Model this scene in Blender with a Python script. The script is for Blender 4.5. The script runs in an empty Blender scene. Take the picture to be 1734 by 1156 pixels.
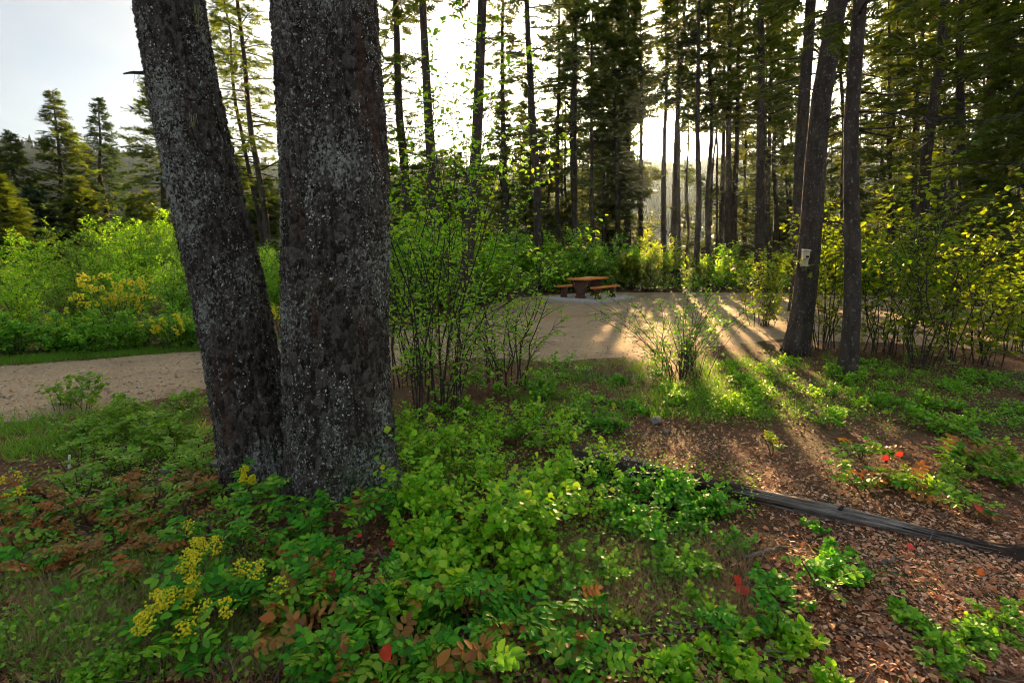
import bpy, math, random
import numpy as np
from mathutils import Vector, Matrix

# ------------------------------------------------------------------ camera, sky, sun, exposure
SC = bpy.context.scene
C = SC.collection
W, H, FPX = 1734.0, 1156.0, 850.0
CAMH, PITCH, SHIFT = 1.77, math.radians(5.0), 74.0
cd = bpy.data.cameras.new('camera'); cam = bpy.data.objects.new('camera', cd); C.objects.link(cam)
cam.location = (0, 0, CAMH); cam.rotation_euler = (math.pi/2 - PITCH, 0, 0)
cd.sensor_width = 36; cd.lens = FPX/W*36; cd.shift_y = -SHIFT/W
cd.clip_start = 0.05; cd.clip_end = 9000
SC.camera = cam

def raydir(px, py):
    u = (px-W/2)/FPX; v = (H/2-py-SHIFT)/FPX
    cp, sp = math.cos(PITCH), math.sin(PITCH)
    return Vector((u, cp+v*sp, -sp+v*cp))
SUN = raydir(1108, 243).normalized()
SUN_EL = math.asin(SUN.z); SUN_AZ = math.atan2(SUN.x, SUN.y)

wd = bpy.data.worlds.new('World'); SC.world = wd; wd.use_nodes = True
nt = wd.node_tree; nt.nodes.clear()
def wn(t, **k):
    n = nt.nodes.new(t)
    for a, b in k.items(): setattr(n, a, b)
    return n
wl = nt.links.new
sky = wn('ShaderNodeTexSky', sky_type='NISHITA', sun_disc=False, sun_elevation=SUN_EL, sun_rotation=SUN_AZ,
         altitude=600, air_density=1.0, dust_density=1.5, ozone_density=1.5)
tc = wn('ShaderNodeTexCoord'); nrm = wn('ShaderNodeVectorMath', operation='NORMALIZE'); wl(tc.outputs['Generated'], nrm.inputs[0])
sep = wn('ShaderNodeSeparateXYZ'); wl(nrm.outputs[0], sep.inputs[0])
# thin high cloud over the whole sky
den = wn('ShaderNodeMath', operation='ADD'); den.inputs[1].default_value = 0.18; wl(sep.outputs[2], den.inputs[0])
den2 = wn('ShaderNodeMath', operation='MAXIMUM'); den2.inputs[1].default_value = 0.08; wl(den.outputs[0], den2.inputs[0])
comb = wn('ShaderNodeCombineXYZ')
for i in (0, 1):
    d = wn('ShaderNodeMath', operation='DIVIDE'); wl(sep.outputs[i], d.inputs[0]); wl(den2.outputs[0], d.inputs[1]); wl(d.outputs[0], comb.inputs[i])
cn = wn('ShaderNodeTexNoise'); cn.inputs['Scale'].default_value = 1.3; cn.inputs['Detail'].default_value = 7; cn.inputs['Roughness'].default_value = .55
wl(comb.outputs[0], cn.inputs['Vector'])
cr = wn('ShaderNodeValToRGB'); cr.color_ramp.elements[0].position = .3; cr.color_ramp.elements[1].position = .72
cr.color_ramp.elements[0].color = (.86, .86, .86, 1); cr.color_ramp.elements[1].color = (1, 1, 1, 1)
wl(cn.outputs['Fac'], cr.inputs[0])
# light scattered forward round the sun by that cloud
dot = wn('ShaderNodeVectorMath', operation='DOT_PRODUCT'); dot.inputs[1].default_value = SUN; wl(nrm.outputs[0], dot.inputs[0])
dmx = wn('ShaderNodeMath', operation='MAXIMUM'); dmx.inputs[1].default_value = 0.0; wl(dot.outputs['Value'], dmx.inputs[0])
def powglow(p, amp):
    a = wn('ShaderNodeMath', operation='POWER'); a.inputs[1].default_value = p; wl(dmx.outputs[0], a.inputs[0])
    b = wn('ShaderNodeMath', operation='MULTIPLY'); b.inputs[1].default_value = amp; wl(a.outputs[0], b.inputs[0]); return b
CLOUD = .56
g1, g2, g3 = powglow(8, 9.0), powglow(45, 16.0), powglow(1600, 700.0)
cn2 = wn('ShaderNodeTexNoise'); cn2.inputs['Scale'].default_value = 2.6; cn2.inputs['Detail'].default_value = 5; wl(comb.outputs[0], cn2.inputs['Vector'])
s1 = wn('ShaderNodeMapRange'); s1.inputs['From Min'].default_value = .3; s1.inputs['From Max'].default_value = .7; s1.inputs['To Min'].default_value = CLOUD*.72; s1.inputs['To Max'].default_value = CLOUD*1.3; wl(cn2.outputs['Fac'], s1.inputs[0])
cloudcol = wn('ShaderNodeVectorMath', operation='SCALE'); cloudcol.inputs[0].default_value = (.95, 1.0, 1.07); wl(s1.outputs[0], cloudcol.inputs['Scale'])
mix = wn('ShaderNodeMix', data_type='RGBA'); wl(cr.outputs[0], mix.inputs['Factor']); wl(sky.outputs[0], mix.inputs['A']); wl(cloudcol.outputs[0], mix.inputs['B'])
g12 = wn('ShaderNodeMath', operation='ADD'); wl(g1.outputs[0], g12.inputs[0]); wl(g2.outputs[0], g12.inputs[1])
g23 = wn('ShaderNodeMath', operation='ADD'); wl(g12.outputs[0], g23.inputs[0]); wl(g3.outputs[0], g23.inputs[1])
aur = wn('ShaderNodeVectorMath', operation='SCALE'); aur.inputs[0].default_value = (1.0, .84, .60); wl(g23.outputs[0], aur.inputs['Scale'])
add = wn('ShaderNodeVectorMath', operation='ADD'); wl(mix.outputs['Result'], add.inputs[0]); wl(aur.outputs[0], add.inputs[1])
bg = wn('ShaderNodeBackground'); bg.inputs['Strength'].default_value = 0.13; wl(add.outputs[0], bg.inputs['Color'])
wo = wn('ShaderNodeOutputWorld'); wl(bg.outputs[0], wo.inputs['Surface'])

sd = bpy.data.lights.new('sun', 'SUN'); so = bpy.data.objects.new('sun', sd); C.objects.link(so)
sd.energy = 4.2; sd.angle = math.radians(.53); sd.color = (1.0, .62, .28)
so.rotation_euler = (-SUN).to_track_quat('-Z', 'Y').to_euler(); so.location = SUN*200

vs = SC.view_settings; vs.view_transform = 'Standard'; vs.look = 'None'; vs.gamma = 1; vs.use_curve_mapping = False
vs.exposure = 2.8
SC.render.engine = 'CYCLES'
cy = SC.cycles
cy.use_denoising = True; cy.use_adaptive_sampling = True; cy.adaptive_threshold = .018; cy.adaptive_min_samples = 16; cy.filter_width = 1.05; cy.max_bounces = 5; cy.diffuse_bounces = 3; cy.glossy_bounces = 2; cy.transmission_bounces = 4
cy.transparent_max_bounces = 4; cy.volume_bounces = 0; cy.sample_clamp_indirect = 6; cy.caustics_reflective = False; cy.caustics_refractive = False

# ------------------------------------------------------------------ helpers
rng = np.random.default_rng(7)
def G(px, py, z=0.0):
    d = raydir(px, py); t = (z-CAMH)/d.z
    return np.array([d.x*t, d.y*t])
def AT(px, py, Y):
    d = raydir(px, py); t = Y/d.y
    return np.array([d.x*t, Y, CAMH+d.z*t])

def hsh(ix, iy, s):
    n = (ix.astype(np.int64)*374761393 + iy.astype(np.int64)*668265263 + s*982451653) & 0x7fffffff
    n = ((n ^ (n >> 13))*1274126177) & 0x7fffffff
    n = ((n ^ (n >> 16))*2246822519) & 0x7fffffff
    return ((n ^ (n >> 15)) & 0xffffff)/float(0xffffff)
def vnoise(x, y, s=0):
    x = np.asarray(x, float); y = np.asarray(y, float)
    ix = np.floor(x); iy = np.floor(y); fx = x-ix; fy = y-iy
    fx = fx*fx*(3-2*fx); fy = fy*fy*(3-2*fy)
    a = hsh(ix, iy, s); b = hsh(ix+1, iy, s); c = hsh(ix, iy+1, s); d = hsh(ix+1, iy+1, s)
    return (a*(1-fx)+b*fx)*(1-fy)+(c*(1-fx)+d*fx)*fy
def fbm(x, y, s=0, o=4):
    v = 0; a = .5; t = 0
    for i in range(o):
        v = v+a*vnoise(x*2**i, y*2**i, s+i*17); t += a; a *= .5
    return v/t
def worley(x, y, s, wrap=None):
    """F2-F1 of jittered cells; wrap = cells round the trunk"""
    ix = np.floor(x); iy = np.floor(y)
    f1 = np.full(x.shape, 9.); f2 = np.full(x.shape, 9.); idv = np.zeros(x.shape)
    for dx in (-1, 0, 1):
        for dy in (-1, 0, 1):
            cx = ix+dx; cy_ = iy+dy
            hx = np.mod(cx, wrap) if wrap else cx
            px = cx+.1+.8*hsh(hx, cy_, s); py = cy_+.1+.8*hsh(hx, cy_, s+5)
            d = np.hypot(px-x, py-y); n = d < f1
            f2 = np.where(n, f1, np.minimum(f2, d)); idv = np.where(n, hsh(hx, cy_, s+9), idv); f1 = np.where(n, d, f1)
    return f2-f1, idv

def norm(v): return v/np.maximum(np.linalg.norm(v, axis=-1, keepdims=True), 1e-9)

class MB:
    def __init__(self): self.v = []; self.f = []; self.n = 0
    def add(self, v, *faces):
        v = np.asarray(v, float).reshape(-1, 3); self.v.append(v)
        for f in faces:
            f = np.asarray(f, np.int64)
            if f.size: self.f.append((f+self.n))
        self.n += len(v); return self
    def mesh(self, name, mat, smooth=False):
        me = bpy.data.meshes.new(name)
        V = np.concatenate(self.v) if self.v else np.zeros((0, 3))
        me.vertices.add(len(V)); me.vertices.foreach_set('co', V.astype(np.float32).ravel())
        li = np.concatenate([f.ravel() for f in self.f]); tot = np.concatenate([np.full(len(f), f.shape[1]) for f in self.f])
        st = np.concatenate([[0], np.cumsum(tot)[:-1]])
        me.loops.add(len(li)); me.loops.foreach_set('vertex_index', li.astype(np.int32))
        me.polygons.add(len(tot)); me.polygons.foreach_set('loop_start', st.astype(np.int32))
        me.polygons.foreach_set('use_smooth', np.full(len(tot), smooth))
        me.update(calc_edges=True); me.materials.append(mat)
        return me
    def obj(self, name, mat, parent=None, smooth=False):
        if not self.f: return None
        return link(name, self.mesh(name, mat, smooth), parent)

def link(name, me, parent=None, mat4=None):
    o = bpy.data.objects.new(name, me); C.objects.link(o)
    if parent is not None: o.parent = parent; KIDS.setdefault(parent.name, []).append(o)
    if mat4 is not None: o.matrix_local = mat4
    return o
def tag(o, label, cat=None, group=None, kind=None):
    o['label'] = label
    if cat: o['category'] = cat
    if group: o['group'] = group
    if kind: o['kind'] = kind
    return o
def thing(name, label, cat, loc=(0, 0, 0), group=None):
    o = bpy.data.objects.new(name, None); C.objects.link(o); o.location = loc; o.empty_display_size = .1
    return tag(o, label, cat, group)

def tube(path, rad, n=6, cap=True):
    path = np.asarray(path, float); rad = np.broadcast_to(np.asarray(rad, float), (len(path),))
    t = norm(np.gradient(path, axis=0)); up = np.array([0, 0, 1.]) if abs(t[0][2]) < .8 else np.array([0, 1., 0])
    a = norm(np.cross(t, up)); b = np.cross(t, a)
    th = np.arange(n)*2*math.pi/n
    v = path[:, None]+rad[:, None, None]*(np.cos(th)[None, :, None]*a[:, None]+np.sin(th)[None, :, None]*b[:, None])
    m = len(path); i = np.arange(m-1)[:, None]*n; j = np.arange(n)[None]; k = (j+1) % n
    f = np.stack([i+j, i+k, i+n+k, i+n+j], -1).reshape(-1, 4)
    fs = [f]
    if cap: fs.append(np.array([list(range(n))[::-1]])); fs.append(np.array([[(m-1)*n+q for q in range(n)]]))
    return v.reshape(-1, 3), fs
def addtube(mb, path, rad, n=6, cap=False):
    v, fs = tube(path, rad, n, cap); mb.add(v, *fs)
def tubes(mb, paths, rads, n=3):
    paths = np.asarray(paths, float); K, m, _ = paths.shape
    if K == 0: return
    rads = np.broadcast_to(np.asarray(rads, float), (K, m))
    t = norm(np.gradient(paths, axis=1)); up = np.where(np.abs(t[:, :1, 2:3]) < .8, np.array([0, 0, 1.]), np.array([0, 1., 0]))
    a = norm(np.cross(t, np.broadcast_to(up, t.shape))); b = np.cross(t, a); th = np.arange(n)*2*math.pi/n
    v = paths[:, :, None]+rads[:, :, None, None]*(np.cos(th)[:, None]*a[:, :, None]+np.sin(th)[:, None]*b[:, :, None])
    i = np.arange(m-1)[:, None]*n; j = np.arange(n)[None]; k = (j+1) % n
    f = np.stack([i+j, i+k, i+n+k, i+n+j], -1).reshape(-1, 4)
    mb.add(v.reshape(-1, 3), (f[None]+(np.arange(K)*m*n)[:, None, None]).reshape(-1, 4))
def curves(p0, p1, bend, n):
    t = np.linspace(0, 1, n)[None, :, None]
    return p0[:, None]*(1-t)+p1[:, None]*t+bend[:, None]*(4*t*(1-t))
ORD = ['first', 'second', 'third', 'fourth', 'fifth', 'sixth', 'seventh', 'eighth', 'ninth', 'tenth', 'eleventh', 'twelfth', 'thirteenth', 'fourteenth', 'fifteenth', 'sixteenth', 'seventeenth', 'eighteenth', 'nineteenth', 'twentieth']
def ordl(k, n):
    return 'leftmost' if k == 0 else 'rightmost' if k == n-1 else ORD[k]+' from left' if k <= n//2 else ORD[n-1-k]+' from right'
def rowlabels(base, pts):
    """one label for each point: its row on the ground, then its place from the left"""
    n = len(pts); nr = 1 if n < 7 else 2 if n < 16 else 3
    rows = {1: [''], 2: ['far row, ', 'near row, '], 3: ['far row, ', 'middle row, ', 'near row, ']}[nr]
    o = sorted(range(n), key=lambda i: pts[i][1]); out = [None]*n
    for r in range(nr):
        q = sorted(o[r*n//nr:(r+1)*n//nr], key=lambda i: pts[i][0])
        for k, i in enumerate(q): out[i] = f'{base}, {rows[r]}'+ordl(k, len(q))
    return out
def copytree(root, loc, rz, sc, label, group=None):
    r = root.copy(); C.objects.link(r); r.location = loc; r.rotation_euler = (0, 0, rz); r.scale = (sc, sc, sc); r['label'] = label
    if group: r['group'] = group
    for ch in KIDS[root.name]:
        c = ch.copy(); C.objects.link(c); c.parent = r
    return r
KIDS = {}
def curve(p0, p1, bend, n=5):
    t = np.linspace(0, 1, n)[:, None]; p0 = np.asarray(p0, float); p1 = np.asarray(p1, float)
    return p0*(1-t)+p1*t+np.asarray(bend)*(4*t*(1-t))
def boxmesh(sx, sy, sz, bev=0.0):
    x, y, z = sx/2, sy/2, sz/2; b = min(bev, x*.8, y*.8, z*.8)
    if b <= 0:
        v = [(i*x, j*y, k*z) for i in (-1, 1) for j in (-1, 1) for k in (-1, 1)]
        return np.array(v), [np.array([[0, 1, 3, 2], [4, 6, 7, 5], [0, 4, 5, 1], [2, 3, 7, 6], [0, 2, 6, 4], [1, 5, 7, 3]])]
    import itertools
    V = []; idx = {}
    for i, j, k in itertools.product((-1, 1), repeat=3):
        for ax in range(3):
            p = [i*(x-b), j*(y-b), k*(z-b)]; p[ax] = (i*x, j*y, k*z)[ax]; idx[(i, j, k, ax)] = len(V); V.append(p)
    F4 = []; F3 = []
    for ax in range(3):
        o = [a for a in range(3) if a != ax]
        for s in (-1, 1):
            q = []
            for a, c in ((-1, -1), (1, -1), (1, 1), (-1, 1)):
                t = [0, 0, 0]; t[ax] = s; t[o[0]] = a; t[o[1]] = c; q.append(idx[(*t, ax)])
            F4.append(q if (s > 0) != (ax == 1) else q[::-1])
        for a in (-1, 1):
            for c in (-1, 1):
                e = []
                for s, w in ((-1, o[0]), (1, o[0]), (1, o[1]), (-1, o[1])):
                    t = [0, 0, 0]; t[ax] = s; t[o[0]] = a; t[o[1]] = c; e.append(idx[(*t, w)])
                F4.append(e)
    for i, j, k in itertools.product((-1, 1), repeat=3): F3.append([idx[(i, j, k, a)] for a in range(3)])
    return np.array(V, float), [np.array(F4), np.array(F3)]

# leaf templates: length 1 along +Y, face up +Z
def leaf8(w=.3, fold=.08, droop=.12):
    v = np.array([[0, 0, 0], [0, .35, 0], [0, .72, -droop*.5], [0, 1, -droop], [w, .36, fold], [w*.78, .72, fold*.6-droop*.5], [-w, .36, fold], [-w*.78, .72, fold*.6-droop*.5]])
    return v, [np.array([[0, 4, 1], [0, 1, 6], [2, 5, 3], [2, 3, 7]]), np.array([[1, 4, 5, 2], [1, 2, 7, 6]])]
def leaf4(w=.32, fold=.1):
    v = np.array([[0, 0, 0], [w, .48, fold], [0, 1, -.05], [-w, .48, fold]]); return v, [np.array([[0, 1, 2], [0, 2, 3]])]
def leafspiny(w=.27):
    prof = [(0, .02), (.1, .55), (.2, .8), (.28, 1.12), (.36, .88), (.46, 1.14), (.54, .84), (.64, .98), (.72, .66), (.82, .66), (.9, .3), (1, 0)]
    V = [[0, 0, 0]]; 
    for t, q in prof: V.append([w*q, t, .07*q-.1*t*t])
    nR = len(prof)
    for t, q in prof: V.append([-w*q, t, .07*q-.1*t*t])
    mid0 = len(V)
    for t, q in prof: V.append([0, t, -.1*t*t-.015])
    F = []
    for i in range(nR-1):
        F.append([mid0+i, 1+i, 2+i, mid0+i+1]); F.append([mid0+i, mid0+i+1, 2+nR+i, 1+nR+i])
    return np.array(V), [np.array(F)]
def spray(k, rg, wid=.06):
    """flat feathery conifer twig of k needle fans"""
    V = []; F = []
    def tri(a, b, w):
        a = np.array(a, float); b = np.array(b, float); d = b-a; p = np.array([-d[1], d[0], 0]); p = p/np.linalg.norm(p)*w
        n = len(V); V.extend([a-p*.5, a+p*.5, b]); F.append([n, n+1, n+2])
    tri([0, 0, 0], [0, 1, -.08], wid*.9)
    for i in range(k):
        t = .05+.85*i/k; L = (.52-.3*t)*rg.uniform(.7, 1.2)
        for s in (-1, 1):
            tri([0, t, -.08*t], [s*L*.75, t+L*.75, -.06*t+rg.uniform(-.1, .08)], wid)
    return np.array(V), [np.array(F)]

def place(mb, tmpl, P, D, N, S):
    v, fs = tmpl
    P = np.asarray(P, float); D = norm(np.asarray(D, float)); N = np.asarray(N, float)
    if len(P) == 0: return
    Z = norm(N-(N*D).sum(-1, keepdims=True)*D); X = np.cross(D, Z); S = np.broadcast_to(np.asarray(S, float), (len(P),))
    out = P[:, None]+S[:, None, None]*(v[None, :, 0:1]*X[:, None]+v[None, :, 1:2]*D[:, None]+v[None, :, 2:3]*Z[:, None])
    off = (np.arange(len(P))*len(v))[:, None, None]
    mb.add(out.reshape(-1, 3), *[(f[None]+off).reshape(-1, f.shape[1]) for f in fs])
def frame4(p, d, n, s):
    d = Vector(d).normalized(); n = Vector(n); z = (n-n.dot(d)*d).normalized(); x = d.cross(z)
    m = Matrix.Identity(4)
    for i in range(3): m[i][0] = x[i]*s; m[i][1] = d[i]*s; m[i][2] = z[i]*s; m[i][3] = p[i]
    return m
def rdir(n, rg):
    return norm(rg.normal(size=(n, 3)))

# ------------------------------------------------------------------ materials
def newmat(name):
    m = bpy.data.materials.new(name); m.use_nodes = True; t = m.node_tree; t.nodes.clear()
    out = t.nodes.new('ShaderNodeOutputMaterial')
    def nd(k, **kw):
        n = t.nodes.new(k)
        for a, b in kw.items(): setattr(n, a, b)
        return n
    return m, t, out, nd
def ramp(nd, cols):
    r = nd('ShaderNodeValToRGB'); e = r.color_ramp.elements
    while len(e) < len(cols): e.new(.5)
    for i, c in enumerate(cols):
        if len(c) == 2: pos, col = c
        else: pos, col = i/(len(cols)-1), c
        e[i].position = pos; e[i].color = (*col, 1)
    return r
def leafmat(name, cols, trans=.45, tcol=None, rough=.45, spec=.35):
    m, t, out, nd = newmat(name); L = t.links.new
    g = nd('ShaderNodeNewGeometry'); oi = nd('ShaderNodeObjectInfo')
    a = nd('ShaderNodeMath', operation='ADD'); L(g.outputs['Random Per Island'], a.inputs[0]); L(oi.outputs['Random'], a.inputs[1])
    fr = nd('ShaderNodeMath', operation='FRACT'); L(a.outputs[0], fr.inputs[0])
    r = ramp(nd, cols); L(fr.outputs[0], r.inputs[0])
    p = nd('ShaderNodeBsdfPrincipled'); p.inputs['Roughness'].default_value = rough; p.inputs['Specular IOR Level'].default_value = spec
    L(r.outputs[0], p.inputs['Base Color'])
    tr = nd('ShaderNodeBsdfTranslucent')
    mu = nd('ShaderNodeMix', data_type='RGBA', blend_type='MULTIPLY'); mu.inputs['Factor'].default_value = 1
    mu.inputs['B'].default_value = (*(tcol or (1.5, 1.35, .7)), 1); L(r.outputs[0], mu.inputs['A']); L(mu.outputs['Result'], tr.inputs['Color'])
    mx = nd('ShaderNodeMixShader'); mx.inputs[0].default_value = trans
    L(p.outputs[0], mx.inputs[1]); L(tr.outputs[0], mx.inputs[2]); L(mx.outputs[0], out.inputs['Surface'])
    return m
def noisemat(name, cols, scale=8., detail=8, rough=.9, bump=.3, bdist=.02, bscale=None, stretch=(1, 1, 1), spec=.25, extra=None, rndmix=0.0):
    m, t, out, nd = newmat(name); L = t.links.new
    tcn = nd('ShaderNodeTexCoord'); mp = nd('ShaderNodeMapping'); mp.inputs['Scale'].default_value = stretch; L(tcn.outputs['Object'], mp.inputs[0])
    n1 = nd('ShaderNodeTexNoise'); n1.inputs['Scale'].default_value = scale; n1.inputs['Detail'].default_value = detail; n1.inputs['Roughness'].default_value = .65
    L(mp.outputs[0], n1.inputs['Vector'])
    r = ramp(nd, cols)
    fac = n1.outputs['Fac']
    if rndmix:
        g = nd('ShaderNodeNewGeometry'); mm = nd('ShaderNodeMix', data_type='FLOAT'); mm.inputs[0].default_value = rndmix
        L(n1.outputs['Fac'], mm.inputs[2]); L(g.outputs['Random Per Island'], mm.inputs[3]); fac = mm.outputs[0]
    L(fac, r.inputs[0]); col = r.outputs[0]
    for (cex, sc_, lo, hi, st) in (extra or []):
        mp2 = nd('ShaderNodeMapping'); mp2.inputs['Scale'].default_value = st; mp2.inputs['Location'].default_value = (sc_*.37, 3.1, sc_*.11); L(tcn.outputs['Object'], mp2.inputs[0])
        n2 = nd('ShaderNodeTexNoise'); n2.inputs['Scale'].default_value = sc_; n2.inputs['Detail'].default_value = 6; L(mp2.outputs[0], n2.inputs['Vector'])
        mr = nd('ShaderNodeMapRange'); mr.inputs['From Min'].default_value = lo; mr.inputs['From Max'].default_value = hi; L(n2.outputs['Fac'], mr.inputs[0])
        mc = nd('ShaderNodeMix', data_type='RGBA'); L(mr.outputs[0], mc.inputs['Factor']); L(col, mc.inputs['A']); mc.inputs['B'].default_value = (*cex, 1); col = mc.outputs['Result']
    p = nd('ShaderNodeBsdfPrincipled'); p.inputs['Roughness'].default_value = rough; p.inputs['Specular IOR Level'].default_value = spec
    L(col, p.inputs['Base Color'])
    if bump:
        n3 = nd('ShaderNodeTexNoise'); n3.inputs['Scale'].default_value = bscale or scale*4; n3.inputs['Detail'].default_value = 6; L(mp.outputs[0], n3.inputs['Vector'])
        b = nd('ShaderNodeBump'); b.inputs['Strength'].default_value = bump; b.inputs['Distance'].default_value = bdist; L(n3.outputs['Fac'], b.inputs['Height']); L(b.outputs[0], p.inputs['Normal'])
    L(p.outputs[0], out.inputs['Surface'])
    return m

M = {}
M['ground'] = noisemat('forest_floor', [(.25, (.040, .020, .011)), (.45, (.105, .050, .026)), (.6, (.17, .085, .043)), (.78, (.27, .16, .09))], scale=14, detail=12, bump=.9, bdist=.03, bscale=55,
    extra=[((.045, .060, .018), .55, .52, .66, (1, 1, 1))])
M['gravel'] = noisemat('gravel', [(.3, (.24, .17, .095)), (.45, (.39, .285, .165)), (.58, (.48, .36, .22)), (.75, (.60, .47, .31))], scale=30, detail=14, rough=.95, bump=1.0, bdist=.02, bscale=70,
    extra=[((.44, .27, .11), .45, .58, .72, (.5, 1, 1)), ((.27, .20, .13), .9, .52, .70, (.8, 1.3, 1)), ((.20, .15, .10), 5.5, .60, .74, (1, 1, 1)), ((.55, .46, .35), 3.1, .60, .75, (.8, 1.2, 1))])
M['pebble'] = noisemat('pebble', [(.2, (.18, .15, .11)), (.5, (.38, .31, .22)), (.8, (.6, .54, .44))], scale=3, rndmix=.85, bump=0)
def barkmat(name):
    m, t, out, nd = newmat(name); L = t.links.new
    tcn = nd('ShaderNodeTexCoord'); mp = nd('ShaderNodeMapping'); mp.inputs['Scale'].default_value = (1, 1, .55); L(tcn.outputs['Object'], mp.inputs[0])
    wn_ = nd('ShaderNodeTexNoise'); wn_.inputs['Scale'].default_value = 22; wn_.inputs['Detail'].default_value = 4; L(mp.outputs[0], wn_.inputs['Vector'])
    wv = nd('ShaderNodeMix', data_type='VECTOR'); wv.inputs['Factor'].default_value = .045; L(mp.outputs[0], wv.inputs[4]); L(wn_.outputs['Color'], wv.inputs[5])
    vo = nd('ShaderNodeTexVoronoi'); vo.inputs['Scale'].default_value = 34; L(wv.outputs[1], vo.inputs['Vector'])
    sp_ = nd('ShaderNodeSeparateColor'); L(vo.outputs['Color'], sp_.inputs[0])
    n1 = nd('ShaderNodeTexNoise'); n1.inputs['Scale'].default_value = 20; n1.inputs['Detail'].default_value = 10; n1.inputs['Roughness'].default_value = .7; L(mp.outputs[0], n1.inputs['Vector'])
    mx = nd('ShaderNodeMix', data_type='FLOAT'); mx.inputs[0].default_value = .42; L(n1.outputs['Fac'], mx.inputs[2]); L(sp_.outputs[0], mx.inputs[3])
    r = ramp(nd, [(.22, (.017, .012, .009)), (.42, (.046, .037, .030)), (.58, (.088, .074, .063)), (.75, (.14, .124, .108))]); L(mx.outputs[0], r.inputs[0]); col = r.outputs[0]
    big = nd('ShaderNodeTexNoise'); big.inputs['Scale'].default_value = 2.6; big.inputs['Detail'].default_value = 5; L(mp.outputs[0], big.inputs['Vector'])
    for (c, sc_, lo, hi, amt) in [((.10, .048, .03), 5, .60, .70, 0), ((.23, .245, .215), 70, .58, .64, .55), ((.33, .345, .30), 44, .60, .66, .70), ((.06, .065, .02), 3.1, .66, .76, 0)]:
        n2 = nd('ShaderNodeTexNoise'); n2.inputs['Scale'].default_value = sc_; n2.inputs['Detail'].default_value = 7; n2.inputs['Roughness'].default_value = .6
        m2 = nd('ShaderNodeMapping'); m2.inputs['Scale'].default_value = (1, 1, .22) if sc_ == 5 else (1, 1, 1.4); m2.inputs['Location'].default_value = (sc_, 1.7, .3*sc_); L(mp.outputs[0], m2.inputs[0]); L(m2.outputs[0], n2.inputs['Vector'])
        f = n2.outputs['Fac']
        if amt:
            ad = nd('ShaderNodeMath', operation='MULTIPLY_ADD'); ad.inputs[1].default_value = amt; L(big.outputs['Fac'], ad.inputs[0]); L(f, ad.inputs[2]); sb = nd('ShaderNodeMath', operation='SUBTRACT'); sb.inputs[1].default_value = amt*.5; L(ad.outputs[0], sb.inputs[0]); f = sb.outputs[0]
        mr = nd('ShaderNodeMapRange'); mr.inputs['From Min'].default_value = lo; mr.inputs['From Max'].default_value = hi; L(f, mr.inputs[0])
        mc = nd('ShaderNodeMix', data_type='RGBA'); L(mr.outputs[0], mc.inputs['Factor']); L(col, mc.inputs['A']); mc.inputs['B'].default_value = (*c, 1); col = mc.outputs['Result']
    p = nd('ShaderNodeBsdfPrincipled'); p.inputs['Roughness'].default_value = .92; p.inputs['Specular IOR Level'].default_value = .2; L(col, p.inputs['Base Color'])
    hs = nd('ShaderNodeMath', operation='MULTIPLY_ADD'); hs.inputs[1].default_value = -.9; L(vo.outputs['Distance'], hs.inputs[0]); L(n1.outputs['Fac'], hs.inputs[2])
    bm = nd('ShaderNodeBump'); bm.inputs['Strength'].default_value = 1; bm.inputs['Distance'].default_value = .022; L(hs.outputs[0], bm.inputs['Height']); L(bm.outputs[0], p.inputs['Normal'])
    L(p.outputs[0], out.inputs['Surface']); return m
M['bark_big'] = barkmat('bark_big')
M['bark_far'] = noisemat('bark_far', [(.25, (.020, .015, .012)), (.5, (.055, .042, .034)), (.75, (.11, .088, .072))], scale=9, detail=8, bump=.8, bdist=.03, bscale=25, stretch=(1, 1, .35),
    extra=[((.17, .17, .145), 30, .60, .68, (1, 1, .7))])
M['twig'] = noisemat('twig_bark', [(.3, (.028, .021, .016)), (.7, (.10, .08, .062))], scale=25, bump=.3, bdist=.005)
M['twig_red'] = noisemat('twig_bark_young', [(.3, (.055, .035, .02)), (.7, (.14, .10, .055))], scale=25, bump=0)
M['deadwood'] = noisemat('dead_limb', [(.3, (.025, .02, .017)), (.7, (.075, .062, .052))], scale=12, bump=0)
M['lichen'] = leafmat('lichen', [(0.209, 0.239, 0.209), (0.359, 0.389, 0.345), (0.598, 0.600, 0.552), (0.329, 0.389, 0.239)], trans=.0, rough=.95, spec=.1)
M['beard'] = leafmat('beard_lichen', [(.24, .26, .13), (.36, .36, .18)], trans=.4, rough=.9, spec=.1)
M['moss'] = leafmat('moss', [(.03, .07, .012), (.07, .15, .03), (.12, .22, .06)], trans=.2, rough=.9, spec=.1)
M['needle'] = leafmat('needles', [(0.035, 0.073, 0.014), (0.062, 0.121, 0.022), (0.097, 0.154, 0.022), (0.132, 0.178, 0.022)], trans=.42, tcol=(1.9, 1.55, .55), rough=.5)
M['needle_gold'] = leafmat('needles_yellowgreen', [(0.043, 0.100, 0.016), (0.072, 0.140, 0.020), (0.108, 0.160, 0.023)], trans=.5, tcol=(1.8, 1.4, .5), rough=.5)
M['needle_blue'] = leafmat('needles_blue', [(.022, .055, .030), (.04, .085, .045), (.06, .105, .05)], trans=.4, tcol=(1.7, 1.5, .6), rough=.5)
M['needle_dead'] = leafmat('needles_dead', [(.14, .06, .03), (.22, .11, .06)], trans=.3, rough=.8)
M['leaf_bright'] = leafmat('leaf_bright', [(0.132, 0.370, 0.015), (0.204, 0.532, 0.020), (0.322, 0.600, 0.025), (0.467, 0.600, 0.038)], trans=.5, rough=.42)
M['leaf_mid'] = leafmat('leaf_mid', [(0.077, 0.240, 0.016), (0.137, 0.384, 0.021), (0.212, 0.504, 0.029), (0.363, 0.600, 0.040)], trans=.45, rough=.42)
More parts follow.
